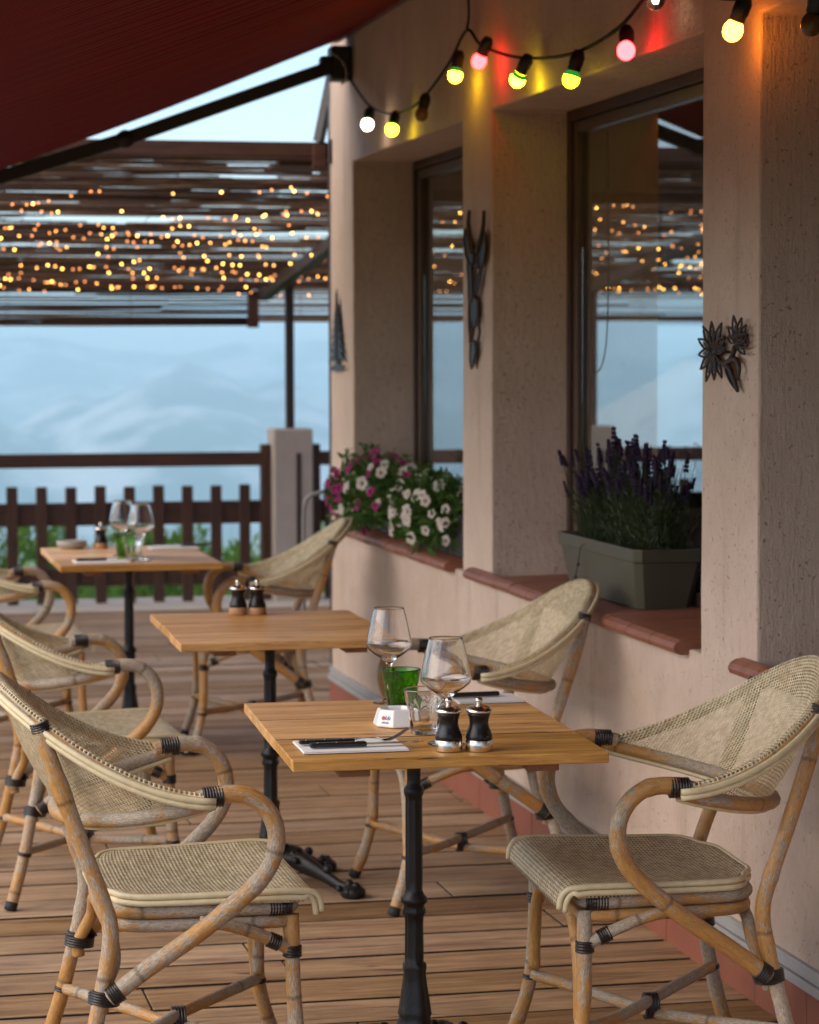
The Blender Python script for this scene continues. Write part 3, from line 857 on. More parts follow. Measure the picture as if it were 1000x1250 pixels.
def make_chair():
    r = random.Random(2)
    root = empty('rattan_armchair')
    # woven backrest
    bm = B(); NA, NV = 72, 14; V = {}
    for i in range(NA + 1):
        a = math.pi * i / NA
        p, q = rim(a), low(a)
        for j in range(NV + 1):
            t = max(0, j - 2) / (NV - 2)
            c = p.lerp(q, t)
            if j < 3:
                o_ = (.027, .014, 0)[j]; c += Vector((-math.sin(a) * o_, math.cos(a) * o_, (-.013, .003, .002)[j]))
            bul = math.sin(math.pi * t) * .022 * math.sin(a) ** 1.0
            c += Vector((-math.sin(a), math.cos(a) * .4, 0)) * bul
            V[i, j] = bm.verts.new(c)
    arc = [0.0]
    for i in range(NA): arc.append(arc[-1] + (rim(math.pi * (i + 1) / NA).lerp(low(math.pi * (i + 1) / NA), .5) - rim(math.pi * i / NA).lerp(low(math.pi * i / NA), .5)).length)
    uvd = {}
    for (i, j), v in V.items(): uvd[v] = (arc[i], (rim(math.pi * i / NA).z - v.co.z) * 1.15 if j > 2 else -(2 - j) * .017)
    for i in range(NA):
        for j in range(NV): bm.faces.new((V[i, j], V[i + 1, j], V[i + 1, j + 1], V[i, j + 1]))
    uv_from(bm, lambda v: uvd[v])
    back = obj('backrest', bm, WEAVE, root)
    bm = B()
    A = [math.pi * i / 60 for i in range(61)]
    for off, dz, rad in ((.0285, -.010, .0066), (.0275, -.0215, .0060)):
        tube(bm, [rim(a) + Vector((-math.sin(a) * off, math.cos(a) * off, dz)) for a in A], rad, 8)
    tube(bm, [low(a) + Vector((-math.sin(a) * .002, math.cos(a) * .002, -.012)) for a in A], .0048, 6)
    obj('back_piping', bm, PIPING, root)
    bm = B(); tube(bm, [rim(a) + Vector((-math.sin(a) * .0135, math.cos(a) * .0135, -.0125)) for a in A], .0105, 10, uv=0.37)
    obj('top_hoop', bm, CANE, root)
    bm = B(); tube(bm, [low(a) + Vector((-math.sin(a) * .014, math.cos(a) * .010, .004)) for a in A], .0145, 10, uv=0.74)
    obj('lower_hoop', bm, CANE, root)
    # seat
    prof = [(-.205, .449), (-.19, .4505), (-.16, .4515), (-.12, .4515), (-.06, .4515), (0, .452), (.06, .453), (.12, .4545), (.16, .455), (.185, .4535), (.203, .448), (.214, .437), (.219, .423), (.220, .408)]
    def wd(s):
        w = .238 + (s + .205) / .42 * .032
        if s < -.115: w -= .075 * (1 - math.sqrt(max(0, 1 - ((-.115 - s) / .0905) ** 2)))
        if s > .17: w -= .012 * ((s - .17) / .05) ** 2
        return w
    bm = B(); NJ = 22; V = {}; uvd = {}; acc = 0; pr = None
    for i, (s, z) in enumerate(prof):
        if pr: acc += math.hypot(s - pr[0], z - pr[1])
        pr = (s, z)
        for j in range(NJ + 1):
            y = (2 * j / NJ - 1); y = math.copysign(abs(y) ** .93, y)
            w = wd(s)
            dish = -.014 * (1 - y * y) * max(0, 1 - abs((s + .01) / .2) ** 2.5)
            back = .028 * max(0, (abs(y) - .55) / .45) ** 2 * max(0, (-.125 - s) / .08) if s < -.125 else 0
            V[i, j] = bm.verts.new((s + back, y * w, z + dish)); uvd[V[i, j]] = (y * w, acc)
    NI = len(prof)
    for i in range(NI - 1):
        for j in range(NJ): bm.faces.new((V[i, j], V[i + 1, j], V[i + 1, j + 1], V[i, j + 1]))
    edge = [V[i, 0] for i in range(NI - 1, -1, -1)] + [V[0, j] for j in range(1, NJ + 1)] + [V[i, NJ] for i in range(1, NI)]
    path = [v.co.copy() for v in edge]
    lowv = []
    for v in edge:
        z2 = min(v.co.z, .449) - .020 if v.co.x < .2 else v.co.z - .004
        n = bm.verts.new((v.co.x, v.co.y, z2)); uvd[n] = (uvd[v][0] + .02, uvd[v][1]); lowv.append(n)
    for k in range(len(edge) - 1): bm.faces.new((edge[k], edge[k + 1], lowv[k + 1], lowv[k]))
    bm.faces.new(lowv)
    uv_from(bm, lambda v: uvd[v])
    obj('seat', bm, WEAVES, root)
    bm = B()
    for k, (o, dz, rad) in enumerate(((.002, -.003, .0064), (.0035, -.0155, .0062))):
        pp = []
        for p in path:
            c = Vector((p.x, p.y, 0)) - Vector((0, 0, 0)); c.normalize()
            q = p + Vector((c.x * o, c.y * o, dz if p.x < .19 else 0))
            if p.x >= .19 and k == 1: q += Vector((-.012, 0, -.006))
            pp.append(q)
        tube(bm, smoothpath(pp, 2), rad, 8)
    obj('seat_piping', bm, PIPING, root)
    for z, k in ((.4165, .95), (.388, .93)):
        bm = B()
        lp = [(-.187, -.155), (-.165, -.205), (-.12, -.228), (0, -.238), (.12, -.245), (.160, -.235), (.168, -.20), (.168, 0), (.168, .20), (.160, .235), (.12, .245), (0, .238), (-.12, .228), (-.165, .205), (-.187, .155), (-.19, 0)]
        tube(bm, smoothpath([(x * (1 if z > .4 else .985), y * (1 if z > .4 else .985), z) for x, y in lp], 4, True), .0145 if z > .4 else .0138, 10, closed=True, uv=1.11)
        obj('seat_rail', bm, CANE, root)
    for s in (-1, 1):
        pts = smoothpath([(-.283, s * .318, .003), (-.245, s * .292, .13), (-.217, s * .272, .252), (-.199, s * .263, .335), (-.194, s * .259, .394), (-.210, s * .256, .455), (-.246, s * .252, .555), (-.297, s * .240, .70), (-.326, s * .224, .795)], 6)
        bm = B(); tube(bm, pts, nodes_radius(.0160, r), 12, uv=1.48); l = obj('rear_leg', bm, CANE, root)
        bm = B(); tube(bm, [(-.2845, s * .319, .0), (-.278, s * .3145, .022)], .0172, 12); obj('foot_cap', bm, RUBBER, l)
        pts = smoothpath([(.222, s * .268, .003), (.196, s * .256, .07), (.176, s * .248, .15), (.168, s * .244, .25), (.166, s * .240, .35), (.166, s * .237, .40)], 6)
        bm = B(); tube(bm, pts, nodes_radius(.0155, r), 12, uv=1.85); l = obj('front_leg', bm, CANE, root)
        bm = B(); tube(bm, [(.2225, s * .2685, .0), (.2140, s * .2645, .022)], .0168, 12); obj('foot_cap', bm, RUBBER, l)
        pts = smoothpath([(-.035, s * .327, .648), (.0, s * .330, .657), (.035, s * .332, .660), (.070, s * .333, .653), (.102, s * .333, .627), (.119, s * .332, .590), (.119, s * .330, .548), (.100, s * .326, .502), (.052, s * .318, .451), (-.03, s * .305, .385), (-.126, s * .290, .318), (-.200, s * .282, .262)], 6)
        bm = B(); tube(bm, pts, nodes_radius(.0175, r), 12, uv=2.22); obj('arm', bm, CANE, root)
        bm = B(); tube(bm, smoothpath([(-.02, s * .262, .398), (.04, s * .262, .388), (.10, s * .256, .365), (.150, s * .246, .338), (.166, s * .243, .322)], 5), .0125, 10, uv=2.59); obj('side_brace', bm, CANE, root)
        binding(root, (-.002, s * .330, .655), (1, 0, .05), .040, .0182)
        binding(root, (.142, s * .241, .4165), (1, -s * .05, 0), .046, .0152)
        binding(root, (.166, s * .242, .3275), (0, 0, 1), .024, .0166)
        binding(root, (.128, s * .250, .350), (1, 0, -.45), .026, .0132)
        binding(root, (-.213, s * .272, .262), (.12, 0, 1), .026, .0185)
        binding(root, (-.188, s * .283, .270), (1, 0, .70), .026, .0180)
        binding(root, (.1745, s * .2475, .152), (-.05, 0, 1), .011, .0162)
        binding(root, (-.240, s * .2885, .146), (.2, 0, 1), .011, .0168)
        binding(root, (-.322, s * .224, .786), (-.3, 0, 1), .020, .0165)
    for x, zz in ((.172, .0), (-.184, -.006)):
        w = .220 if x > 0 else .247
        bm = B()
        dx = 0 if x > 0 else -.026
        pts = [(x + dx, -w - .002, (.175 if x > 0 else .232) + zz), (x + dx, -w + .002, .265 + zz), (x, -w + .022, .325 + zz), (x, -w + .065, .368 + zz), (x, -w + .12, .378 + zz), (x, 0, .378 + zz)]
        pts = pts + [(a, -b, c) for a, b, c in pts[-2::-1]]
        tube(bm, smoothpath(pts, 5), .0132, 10, uv=2.96); obj('arch_brace', bm, CANE, root)
        for s in (-1, 1):
            binding(root, (x + dx * .9, s * (w + .011), .262 + zz), (.12, 0, 1), .022, .0290) if x < 0 else None
    for s in (-1, 1):
        bm = B(); tube(bm, smoothpath([(.172, s * .238, .158), (.06, s * .115, .146 + s * .006), (-.03, 0, .140 + s * .012), (-.12, -s * .13, .142 + s * .006), (-.236, -s * .274, .150)], 5), nodes_radius(.0125, r), 10, uv=3.33)
        obj('stretcher', bm, CANE, root)
    binding(root, (-.03, 0, .140), (1, 0, 0), .03, .0255)
    return root

chair0 = make_chair()
CG = 'rattan armchairs round the wooden tables'
for i, (x, y, rz, lab) in enumerate((
        (.706, 5.285, 0, 'rattan armchair at the front left, facing the set table with the green tumbler'),
        (.724, 7.41, 2, 'rattan armchair on the left between the nearest left chair and the far left one'),
        (.712, 9.90, 2, 'rattan armchair cut off by the left edge, at the table nearest the fence'),
        (1.625, 5.18, 180 - 3.5, 'rattan armchair at the front right, its back to the wall below the edelweiss ornament'),
        (1.668, 7.05, 180, 'rattan armchair below the lavender window, behind the table with the wine glasses'),
        (1.535, 9.93, 180 - 5, 'rattan armchair below the petunia window, beside the table nearest the fence'))):
    c = chair0 if i == 0 else copy_tree(chair0)
    c.location = (x, y, 0.001); c.rotation_euler = (0, 0, R(rz))
    tag(c, lab, 'chair', CG)

# ------------------------------------------------------------------ tables
def make_table(label, x, y, rz, W, D):
    root = empty('bistro_table', (x, y, 0.0), R(rz), label, 'table', 'wooden bistro tables')
    bm = B(); r = random.Random(int(y * 10)); n = 3; st = D / n
    for k in range(n):
        y0, y1 = -D / 2 + k * st, -D / 2 + (k + 1) * st
        e = r.uniform(-.002, .002)
        box(bm, -W / 2 + e, W / 2 + e, y0 + .0034, y1 - .0034, .7185, .7405 + r.uniform(-.0006, .0006))
    t = obj('table_top', bm, OAK, root, smooth=False, bevel=.0022)
    bm = B()
    for k in (1, 2):
        y0 = -D / 2 + k * st
        box(bm, -W / 2 + .004, W / 2 - .004, y0 - .0033, y0 + .0033, .7195, .7401)  # dark strip filling each plank gap almost to the top
    obj('plank_joint', bm, JOINT, t, smooth=False)
    for s in (-1, 1):
        bm = B(); box(bm, s * W * .30 - .03, s * W * .30 + .03, -D / 2 + .02, D / 2 - .02, .704, .718); obj('cleat', bm, CLEAT, root, smooth=False, bevel=.002)
    bm = B(); box(bm, -.09, .09, -.2, .2, .696, .7035); obj('mount_plate', bm, IRON, root, smooth=False, bevel=.002)
    bm = B()
    flute = lambda a, z: (1 + .07 * math.cos(a * 8)) if (.40 < z < .60 or .255 < z < .365) else 1.0
    leafy = lambda a, z: 1 + .07 * math.cos(a * 5) * (1 if .13 < z < .25 else 0)
    prof = [(.0, .697), (.030, .697), (.030, .690), (.0155, .684), (.0142, .63), (.0150, .618), (.0205, .612), (.0205, .600), (.0165, .594), (.0165, .585), (.0168, .50), (.0172, .42), (.0172, .400),
            (.019, .396), (.021, .390), (.027, .384), (.028, .376), (.022, .370), (.020, .364), (.0225, .358), (.0235, .352), (.0185, .345), (.0180, .33), (.0188, .262), (.0195, .25),
            (.0235, .246), (.0245, .238), (.0225, .225), (.0255, .20), (.0300, .17), (.0330, .148), (.0345, .140), (.0310, .132), (.036, .124), (.038, .112), (.034, .10), (.030, .085), (0, .07)]
    lathe(bm, prof, 40, rfun=lambda a, z: flute(a, z) * leafy(a, z))
    obj('column', bm, IRON, root)
    # four scrolled cast feet
    foot = None
    for k in range(4):
        if foot is None:
            bm = B()
            P = smoothpath([(.012, 0, .078), (.05, 0, .084), (.09, 0, .082), (.14, 0, .066), (.19, 0, .046), (.235, 0, .026), (.27, 0, .019)], 6)
            rad = lambda t: .026 * (1 - .25 * t) * (.8 + .35 * math.exp(-((t - .42) / .16) ** 2))
            tube(bm, P, rad, 12)
            for v in bm.verts: v.co.y *= .72
            lathe(bm, [(0, .0), (.030, .0), (.036, .008), (.034, .022), (.022, .034), (0, .038)], 16, c=(.275, 0, 0))
            for (px, pz, rr_) in ((.262, .035, .014), (.285, .030, .014), (.19, .070, .014), (.12, .084, .016), (.075, .100, .013)):
                bmesh.ops.create_icosphere(bm, subdivisions=2, radius=rr_, matrix=Matrix.Translation((px, 0, pz)))
            for sy in (-1, 1):
                for (px, pz, rr_) in ((.275, .018, .012), (.245, .026, .010), (.10, .090, .011)):
                    bmesh.ops.create_icosphere(bm, subdivisions=2, radius=rr_, matrix=Matrix.Translation((px, sy * .026, pz)))
            foot = obj('foot', bm, IRON, root); f = foot
        else:
            f = foot.copy(); link(f, root)
        f.rotation_euler = (0, 0, R(-43 + 90 * k))
    return root
make_table('nearest wooden bistro table with a green tumbler, ashtray and two wine glasses on it', 1.159, 5.225, -2.5, .612, .835)
make_table('middle wooden bistro table bare except for two pepper mills with light wooden bases', 1.192, 7.235, -1.0, .590, .815)
make_table('farthest wooden bistro table, nearest the fence, with one mill and two wine glasses', 1.09, 9.89, 0, .590, .93)

# ------------------------------------------------------------------ things on the tables
TZ = .7415
def wine_glass(x, y, label):
    bm = B()
    out = [(.0, .0), (.036, .0), (.0372, .0012), (.034, .0030), (.018, .0060), (.0075, .010), (.0042, .020), (.0036, .045), (.0040, .075), (.0070, .086), (.018, .098), (.034, .108), (.0470, .119), (.0505, .127), (.0495, .135), (.0450, .158), (.0390, .185), (.0340, .2045), (.0331, .2079), (.0328, .2085), (.0324, .2087)]
    inn = [(.0320, .2085), (.0319, .2079), (.0328, .2045), (.0378, .185), (.0438, .158), (.0483, .135), (.0492, .128), (.0458, .1205), (.033, .1105), (.017, .1005), (.0, .0945)]
    lathe(bm, out + inn, 40)
    o = obj('wine_glass', bm, GLASS); o.location = (x, y, TZ)
    return tag(o, label, 'glass', 'stemmed wine glasses')
def tumbler(x, y, m, label, s=1.0):
    bm = B()
    fac = lambda a, z: (1 - .055 * abs(math.cos(a * 4.5)) ** 3) if .004 < z < .062 else 1.0
    out = [(0, .0), (.0255, .0), (.0275, .003), (.0300, .020), (.0335, .040), (.0362, .058), (.0385, .066), (.0400, .075), (.0426, .0885), (.0428, .0902), (.0424, .0912), (.0418, .0915)]
    lathe(bm, [(r * s, z * s) for r, z in out], 63, rfun=lambda a, z: fac(a, z / s))
    inn = [(.0411, .0910), (.0407, .0900), (.0404, .0885), (.0375, .075), (.0340, .058), (.0290, .030), (.0260, .012), (.020, .0085), (0, .0075)]
    bm2 = B()
    bm.free(); bm = B()
    lathe(bm, [(r * s, z * s) for r, z in out + inn], 63, rfun=None)
    # facets only on the outer wall
    for v in bm.verts:
        r = math.hypot(v.co.x, v.co.y); z = v.co.z / s
        if r > 1e-4 and .004 < z < .0625:
            ro = np.interp(z, [.003, .02, .04, .058, .066], [.0275, .03, .0335, .0362, .0385]) * s
            if abs(r - ro) < .0012:
                k = 1 - .075 * abs(math.cos(math.atan2(v.co.y, v.co.x) * 4.5)) ** 3
                v.co.x *= k; v.co.y *= k
    o = obj('tumbler', bm, m); o.location = (x, y, TZ)
    return tag(o, label, 'tumbler', 'faceted tumblers')
def mill(x, y, label, base, body=EBONY, cap=CHROME):
    root = empty('pepper_mill', (x, y, TZ), 0, label, 'pepper mill', 'pepper and salt mills')
    bm = B(); lathe(bm, [(0, 0), (.0262, 0), (.0268, .001), (.0268, .0205), (.0260, .0215), (0, .0215)], 36); obj('base', bm, base, root)
    bm = B(); lathe(bm, [(0, .0216), (.0255, .0216), (.0262, .024), (.0260, .029), (.0235, .036), (.0200, .045), (.0185, .053), (.0190, .060), (.0212, .068), (.0225, .073), (0, .073)], 36); obj('body', bm, body, root)
    bm = B(); lathe(bm, [(0, .0731), (.0232, .0731), (.0258, .0745), (.0262, .077), (.0240, .0805), (.0185, .0845), (.0095, .0875), (.0050, .0885), (.0048, .0905), (.0070, .0925), (.0076, .0965), (.0062, .1005), (.0035, .1025), (0, .1030)], 36); obj('cap', bm, cap, root)
    return root
def napkin(x, y, rz, w, d, label, mt=NAP):
    bm = B()
    for k in range(2):
        box(bm, -w / 2 + .001 * k, w / 2 - .0015 * k, -d / 2 + .001 * k, d / 2 - .001 * k, .0022 * k, .0022 * k + .0018)
    for v in bm.verts: v.co.z += .0006 * math.sin(v.co.x * 31) + .0004
    o = obj('napkin', bm, mt, smooth=False); o.location = (x, y, TZ); o.rotation_euler = (0, 0, R(rz))
    return tag(o, label, 'napkin', 'folded paper napkins')
def knife(x, y, rz, label, z=.0065, L=.225):
    root = empty('table_knife', (x, y, TZ + z), R(rz), label, 'knife', 'black handled table knives')
    bm = B(); box(bm, -.112, 0, -.009, .009, 0, .0095)
    for v in bm.verts:
        if v.co.x < -.1: v.co.y *= .85
    obj('handle', bm, HANDLE, root, smooth=False, bevel=.0035)
    bm = B(); p = [(0, -.008), (.06, -.009), (.095, -.006), (.115, .005), (.10, .0075), (0, .0085)]
    a = [bm.verts.new((x_, y_, .0035)) for x_, y_ in p]; b = [bm.verts.new((x_, y_, .0052)) for x_, y_ in p]
    bm.faces.new(a[::-1]); bm.faces.new(b)
    for i in range(len(p)): bm.faces.new((a[i], a[(i + 1) % len(p)], b[(i + 1) % len(p)], b[i]))
    obj('blade', bm, STEEL, root, smooth=False)
    for q in (-.095, -.058, -.02):
        bm = B(); lathe(bm, [(0, .0088), (.0025, .0090), (.0022, .0100), (0, .0101)], 10, c=(q, 0, 0)); obj('rivet', bm, STEEL, root)
    return root
def fork(x, y, rz, label):
    root = empty('table_fork', (x, y, TZ + .0060), R(rz), label, 'fork')
    bm = B(); box(bm, -.11, 0, -.0085, .0085, .0015, .0095); obj('handle', bm, HANDLE, root, smooth=False, bevel=.003)
    for q in (-.095, -.058, -.02):
        bm = B(); lathe(bm, [(0, .0088), (.0025, .0090), (.0022, .0100), (0, .0101)], 10, c=(q, 0, 0)); obj('rivet', bm, STEEL, root)
    bm = B()
    P = smoothpath([(0, 0, .006), (.02, 0, .0085), (.045, 0, .0075), (.058, 0, .003)], 5)
    W = lambda x_: .0042 if x_ < .03 else min(.0115, .0042 + (x_ - .03) * .36)
    rows = [[bm.verts.new(p + Vector((0, s * W(p.x), dz))) for s in (-1, 1) for dz in (0, .0016)] for p in P]
    for a, b in zip(rows[:-1], rows[1:]):
        for q in ((0, 1), (1, 3), (3, 2), (2, 0)): bm.faces.new((a[q[0]], a[q[1]], b[q[1]], b[q[0]]))
    bm.faces.new((rows[0][0], rows[0][1], rows[0][3], rows[0][2])); bm.faces.new((rows[-1][0], rows[-1][1], rows[-1][3], rows[-1][2]))
    obj('neck', bm, STEEL, root, smooth=False)
    for k in range(4):
        yy = -.0096 + k * .0064
        bm = B(); tube(bm, smoothpath([(.056, yy, .0034), (.072, yy, .0048), (.09, yy, .013), (.108, yy, .025)], 5), lambda t: .0014 * (1 - .4 * t), 6); obj('tine', bm, STEEL, root)
    return root
def ashtray(x, y, label):
    root = empty('ashtray', (x, y, TZ), R(22), label, 'ashtray')
    bm = B(); n = 8
    a0 = math.pi / 8
    lathe(bm, [(0, 0), (.050, 0), (.053, .003), (.044, .032), (.041, .036), (.037, .036), (.034, .031), (.031, .010), (0, .008)], 8)
    o = obj('bowl', bm, CERAM, root, smooth=False, bevel=.0022)
    # printed emblem on two facets: a red and blue mark with a line of script under it
    for (ang) in (math.pi * 1.125,):
        t = Vector((-math.sin(ang), math.cos(ang), 0)); nrm = Vector((math.cos(ang), math.sin(ang), .1))
        c = Vector((math.cos(ang), math.sin(ang), 0)) * (.0530 * math.cos(math.pi / 8) + .0002)
        def P(u, z): return c + t * u + Vector((0, 0, z)) + Vector((math.cos(ang), math.sin(ang), 0)) * (-(z - .003) * .2867 + .0003)
        def poly(bm, pts): bm.faces.new([bm.verts.new(P(*p)) for p in pts])
        bm = B()
        poly(bm, [(-.006 + .0042 * math.cos(q), .0195 + .0042 * math.sin(q)) for q in np.linspace(0, 2 * math.pi, 14)[:-1]])
        obj('emblem', bm, REDPRINT, root, smooth=False, norm=False)
        bm = B()
        for k in range(4): poly(bm, [(-.002 + k * .0034, .016), (.0 + k * .0034, .016), (.0012 + k * .0034, .0245 - (k % 2) * .003), (-.0008 + k * .0034, .0245 - (k % 2) * .003)])
        for k in range(7): poly(bm, [(-.009 + k * .0026, .0085), (-.0075 + k * .0026, .0085), (-.0069 + k * .0026, .0115 + (k % 3) * .0008), (-.0084 + k * .0026, .0115 + (k % 3) * .0008)])
        obj('lettering', bm, BLUEPRINT, root, smooth=False, norm=False)
    return root

wine_glass(1.182, 5.575, 'wine glass behind the green tumbler on the nearest table')
wine_glass(1.166, 4.965, 'wine glass beside the pepper mills on the nearest table')
tumbler(1.178, 5.435, GREEN, 'green faceted tumbler on the nearest table')
tumbler(1.155, 5.105, GLASS, 'clear faceted tumbler between ashtray and mills on the nearest table')
ashtray(1.128, 5.235, 'white eight sided ashtray with a small printed emblem on the nearest table')
mill(1.151, 4.878, 'dark mill with a silver base, left one of the pair on the nearest table', CHROME)
mill(1.2085, 4.868, 'dark mill with a silver base, right one of the pair on the nearest table', CHROME)
napkin(.975, 4.965, -1.5, .205, .150, 'white paper napkin under knife and fork on the nearest table')
knife(1.000, 4.930, 1.0, 'black handled knife in front of the fork on the nearest table')
fork(.985, 4.975, 2.0, 'fork with a black riveted handle and raised tines on the nearest table')
napkin(1.400, 5.575, -2, .145, .125, 'paper napkin at the right hand back edge of the nearest table')
k2 = knife(1.322, 5.585, 183, 'black handled knife on the napkin by the wall side of the nearest table')
mill(1.153, 7.565, 'dark mill with a pale wooden base, left one of the pair on the middle table', LIGHTWOOD)
mill(1.208, 7.555, 'dark mill with a pale wooden base, right one of the pair on the middle table', LIGHTWOOD)
mill(1.022, 10.25, 'single dark mill on the farthest table', LIGHTWOOD)
wine_glass(1.065, 9.86, 'left wine glass on the farthest table')
wine_glass(1.106, 9.61, 'right wine glass on the farthest table')
tumbler(1.062, 9.77, GREEN, 'green tumbler between the wine glasses on the farthest table')
tumbler(1.085, 9.68, GLASS, 'clear tumbler in front of the green one on the farthest table')
napkin(.955, 9.58, 0, .20, .16, 'napkin under a knife on the fence table, at its left front')
knife(.975, 9.57, 1, 'black handled knife on the left napkin of the farthest table')
napkin(1.30, 10.20, 0, .19, .15, 'napkin at the back right of the farthest table')
knife(1.33, 10.20, 183, 'black handled knife at the back right of the farthest table')
def bowl(x, y):
    bm = B(); lathe(bm, [(0, 0), (.040, 0), (.058, .012), (.060, .030), (.057, .032), (.053, .014), (.036, .006), (0, .006)], 30)
    o = obj('bowl', bm, plain('stoneware', (.36, .33, .30), .4)); o.location = (.91, 10.27, TZ); tag(o, 'small grey bowl at the back left of the farthest table', 'bowl')
bowl(0, 0)

# ------------------------------------------------------------------ wall ornaments (flat cut metal plates)
def plate(name, strokes, fills, origin, label, cat, scl=(1, 1), th=.004, stand=.012):
    """2D shapes (u towards +X in the picture = towards the viewer along the wall, v up), metres"""
    root = empty(name, (WX - stand, origin[0], origin[1]), 0, label, cat)
    su, sv = scl
    def P(u, v, d): return Vector((-d, -u * su, v * sv))
    k = 0
    bm = B()
    def prism(pts, d0, d1):
        a = [bm.verts.new(P(u, v, d0)) for u, v in pts]; b = [bm.verts.new(P(u, v, d1)) for u, v in pts]
        bm.faces.new(a); bm.faces.new(b[::-1])
        for i in range(len(pts)): bm.faces.new((a[i], a[(i + 1) % len(pts)], b[(i + 1) % len(pts)], b[i]))
    for f in fills:
        prism(f, 0 + (k % 7) * .0003, th + (k % 7) * .0003); k += 1
    o = obj('plate', bm, ORN, root, smooth=False)
    bm = B()
    for pts, w0, w1 in strokes:
        q = smoothpath([(u, v, 0) for u, v in pts], 4) if w1 > 0 else [Vector((u, v, 0)) for u, v in pts]
        w1 = abs(w1)
        tube(bm, [P(p.x, p.y, th + .0015) for p in q], lambda t: w0 + (w1 - w0) * t, 6)
    obj('raised_outline', bm, RUST, root)
    bm = B()
    tube(bm, [(0, 0, 0), (stand - .001, 0, 0)], .004, 6); obj('mounting_pin', bm, ORN, root)
    return root
def leafshape(c, ang, L, W, n=7):
    out = []
    for s in (1, -1):
        rng = range(n + 1) if s == 1 else range(n - 1, 0, -1)
        for i in rng:
            t = i / n; w = W * math.sin(math.pi * t ** .8) ** .9
            out.append((c[0] + math.cos(ang) * L * t - math.sin(ang) * w * s, c[1] + math.sin(ang) * L * t + math.cos(ang) * w * s))
    return out
def edelweiss():
    fills, strokes = [], []
    c = (-.065, .005)
    for i, (a, L) in enumerate(((95, .082), (125, .085), (155, .080), (190, .070), (222, .080), (250, .095), (275, .082), (300, .088), (62, .088), (32, .070), (5, .055))):
        st = (c[0] + .012 * math.cos(R(a)), c[1] + .012 * math.sin(R(a)))
        f = leafshape(st, R(a), L * 1.12, .0145)
        strokes.append((f + [f[0]], .0030, -.0030))
        f2 = leafshape(st, R(a), L * .80, .0098); fills.append(f2)
    for i in range(7):
        a = i * 2 * math.pi / 7; fills.append([(c[0] + .017 * math.cos(a) + .010 * math.cos(b), c[1] + .017 * math.sin(a) + .010 * math.sin(b)) for b in np.linspace(0, 2 * math.pi, 9)[:-1]])
    fills.append([(c[0] + .012 * math.cos(b), c[1] + .012 * math.sin(b)) for b in np.linspace(0, 2 * math.pi, 9)[:-1]])
    c2 = (.075, .035)
    for a, L in ((100, .075), (70, .07), (45, .065), (20, .055), (130, .055), (160, .04), (-10, .05), (-40, .05)):
        st = (c2[0] + .008 * math.cos(R(a)), c2[1] + .008 * math.sin(R(a)))
        f = leafshape(st, R(a), L * 1.15, .0135); strokes.append((f + [f[0]], .0028, -.0028)); fills.append(leafshape(st, R(a), L * .7, .007))
    fills.append([(c2[0] + .018 * math.cos(b), c2[1] + .018 * math.sin(b)) for b in np.linspace(0, 2 * math.pi, 11)[:-1]])
    strokes.append(([(.068, .02), (.055, -.01), (.03, -.035), (.012, -.045), (-.03, -.03)], .007, .005))
    for pts in ([(.012, -.045), (.04, -.06), (.06, -.095), (.075, -.13)], [(.02, -.04), (.07, -.025), (.095, -.055), (.085, -.10)]):
        strokes.append((pts, .009, .003))
    f = leafshape((.01, -.045), R(-52), .12, .014); fills.append(f); strokes.append((f + [f[0]], .0026, .0026))
    plate('edelweiss_ornament', strokes, fills, (5.905, 1.505), 'dark metal edelweiss flowers on the narrow wall right of the lavender window', 'wall ornament', (1.18, .66))
edelweiss()
def chamois():
    fills, strokes = [], []
    # horns, ears, brow, cheeks, muzzle
    strokes += [([(-.085, .505), (-.10, .45), (-.085, .38), (-.05, .30)], .006, .011), ([(.112, .490), (.105, .43), (.075, .37), (.022, .30)], .006, .011)]
    fills += [[(-.155, .42), (-.115, .37), (-.060, .335), (-.025, .29), (-.035, .245), (-.100, .25), (-.142, .30), (-.160, .36)],
              [(.100, .40), (.128, .37), (.134, .32), (.115, .26), (.06, .20), (.035, .24), (.022, .30), (.055, .345)],
              [(-.03, .30), (-.005, .245), (.02, .30), (.03, .24), (.015, .225), (-.025, .225), (-.04, .25)],
              [(-.118, .25), (-.060, .245), (-.050, .18), (-.045, .10), (-.060, .06), (-.098, .07), (-.100, .16)],
              [(.060, .21), (.080, .215), (.045, .13), (.015, .09), (-.01, .08), (.005, .14), (.03, .19)],
              [(-.095, .07), (-.02, .09), (.02, .06), (.015, -.01), (-.01, -.06), (-.045, -.065), (-.075, -.02)],
              [(-.075, -.135), (-.040, -.12), (-.01, -.125), (-.005, -.18), (-.035, -.245), (-.06, -.26), (-.082, -.22)]]
    for f in list(fills): strokes.append((f + [f[0]], .0035, -.0035))
    strokes += [([(-.085, .05), (-.090, -.03), (-.075, -.10), (-.075, -.135)], .006, .006), ([(.03, .08), (.035, -.03), (.055, -.08), (.03, -.13), (-.005, -.20)], .0045, .0045), ([(-.03, -.06), (-.045, -.10), (-.05, -.13)], .006, .005)]
    plate('chamois_ornament', strokes, fills, (8.345, 1.627), 'dark metal horned chamois head on the wall between the two windows', 'wall ornament', (1.0, .68))
chamois()
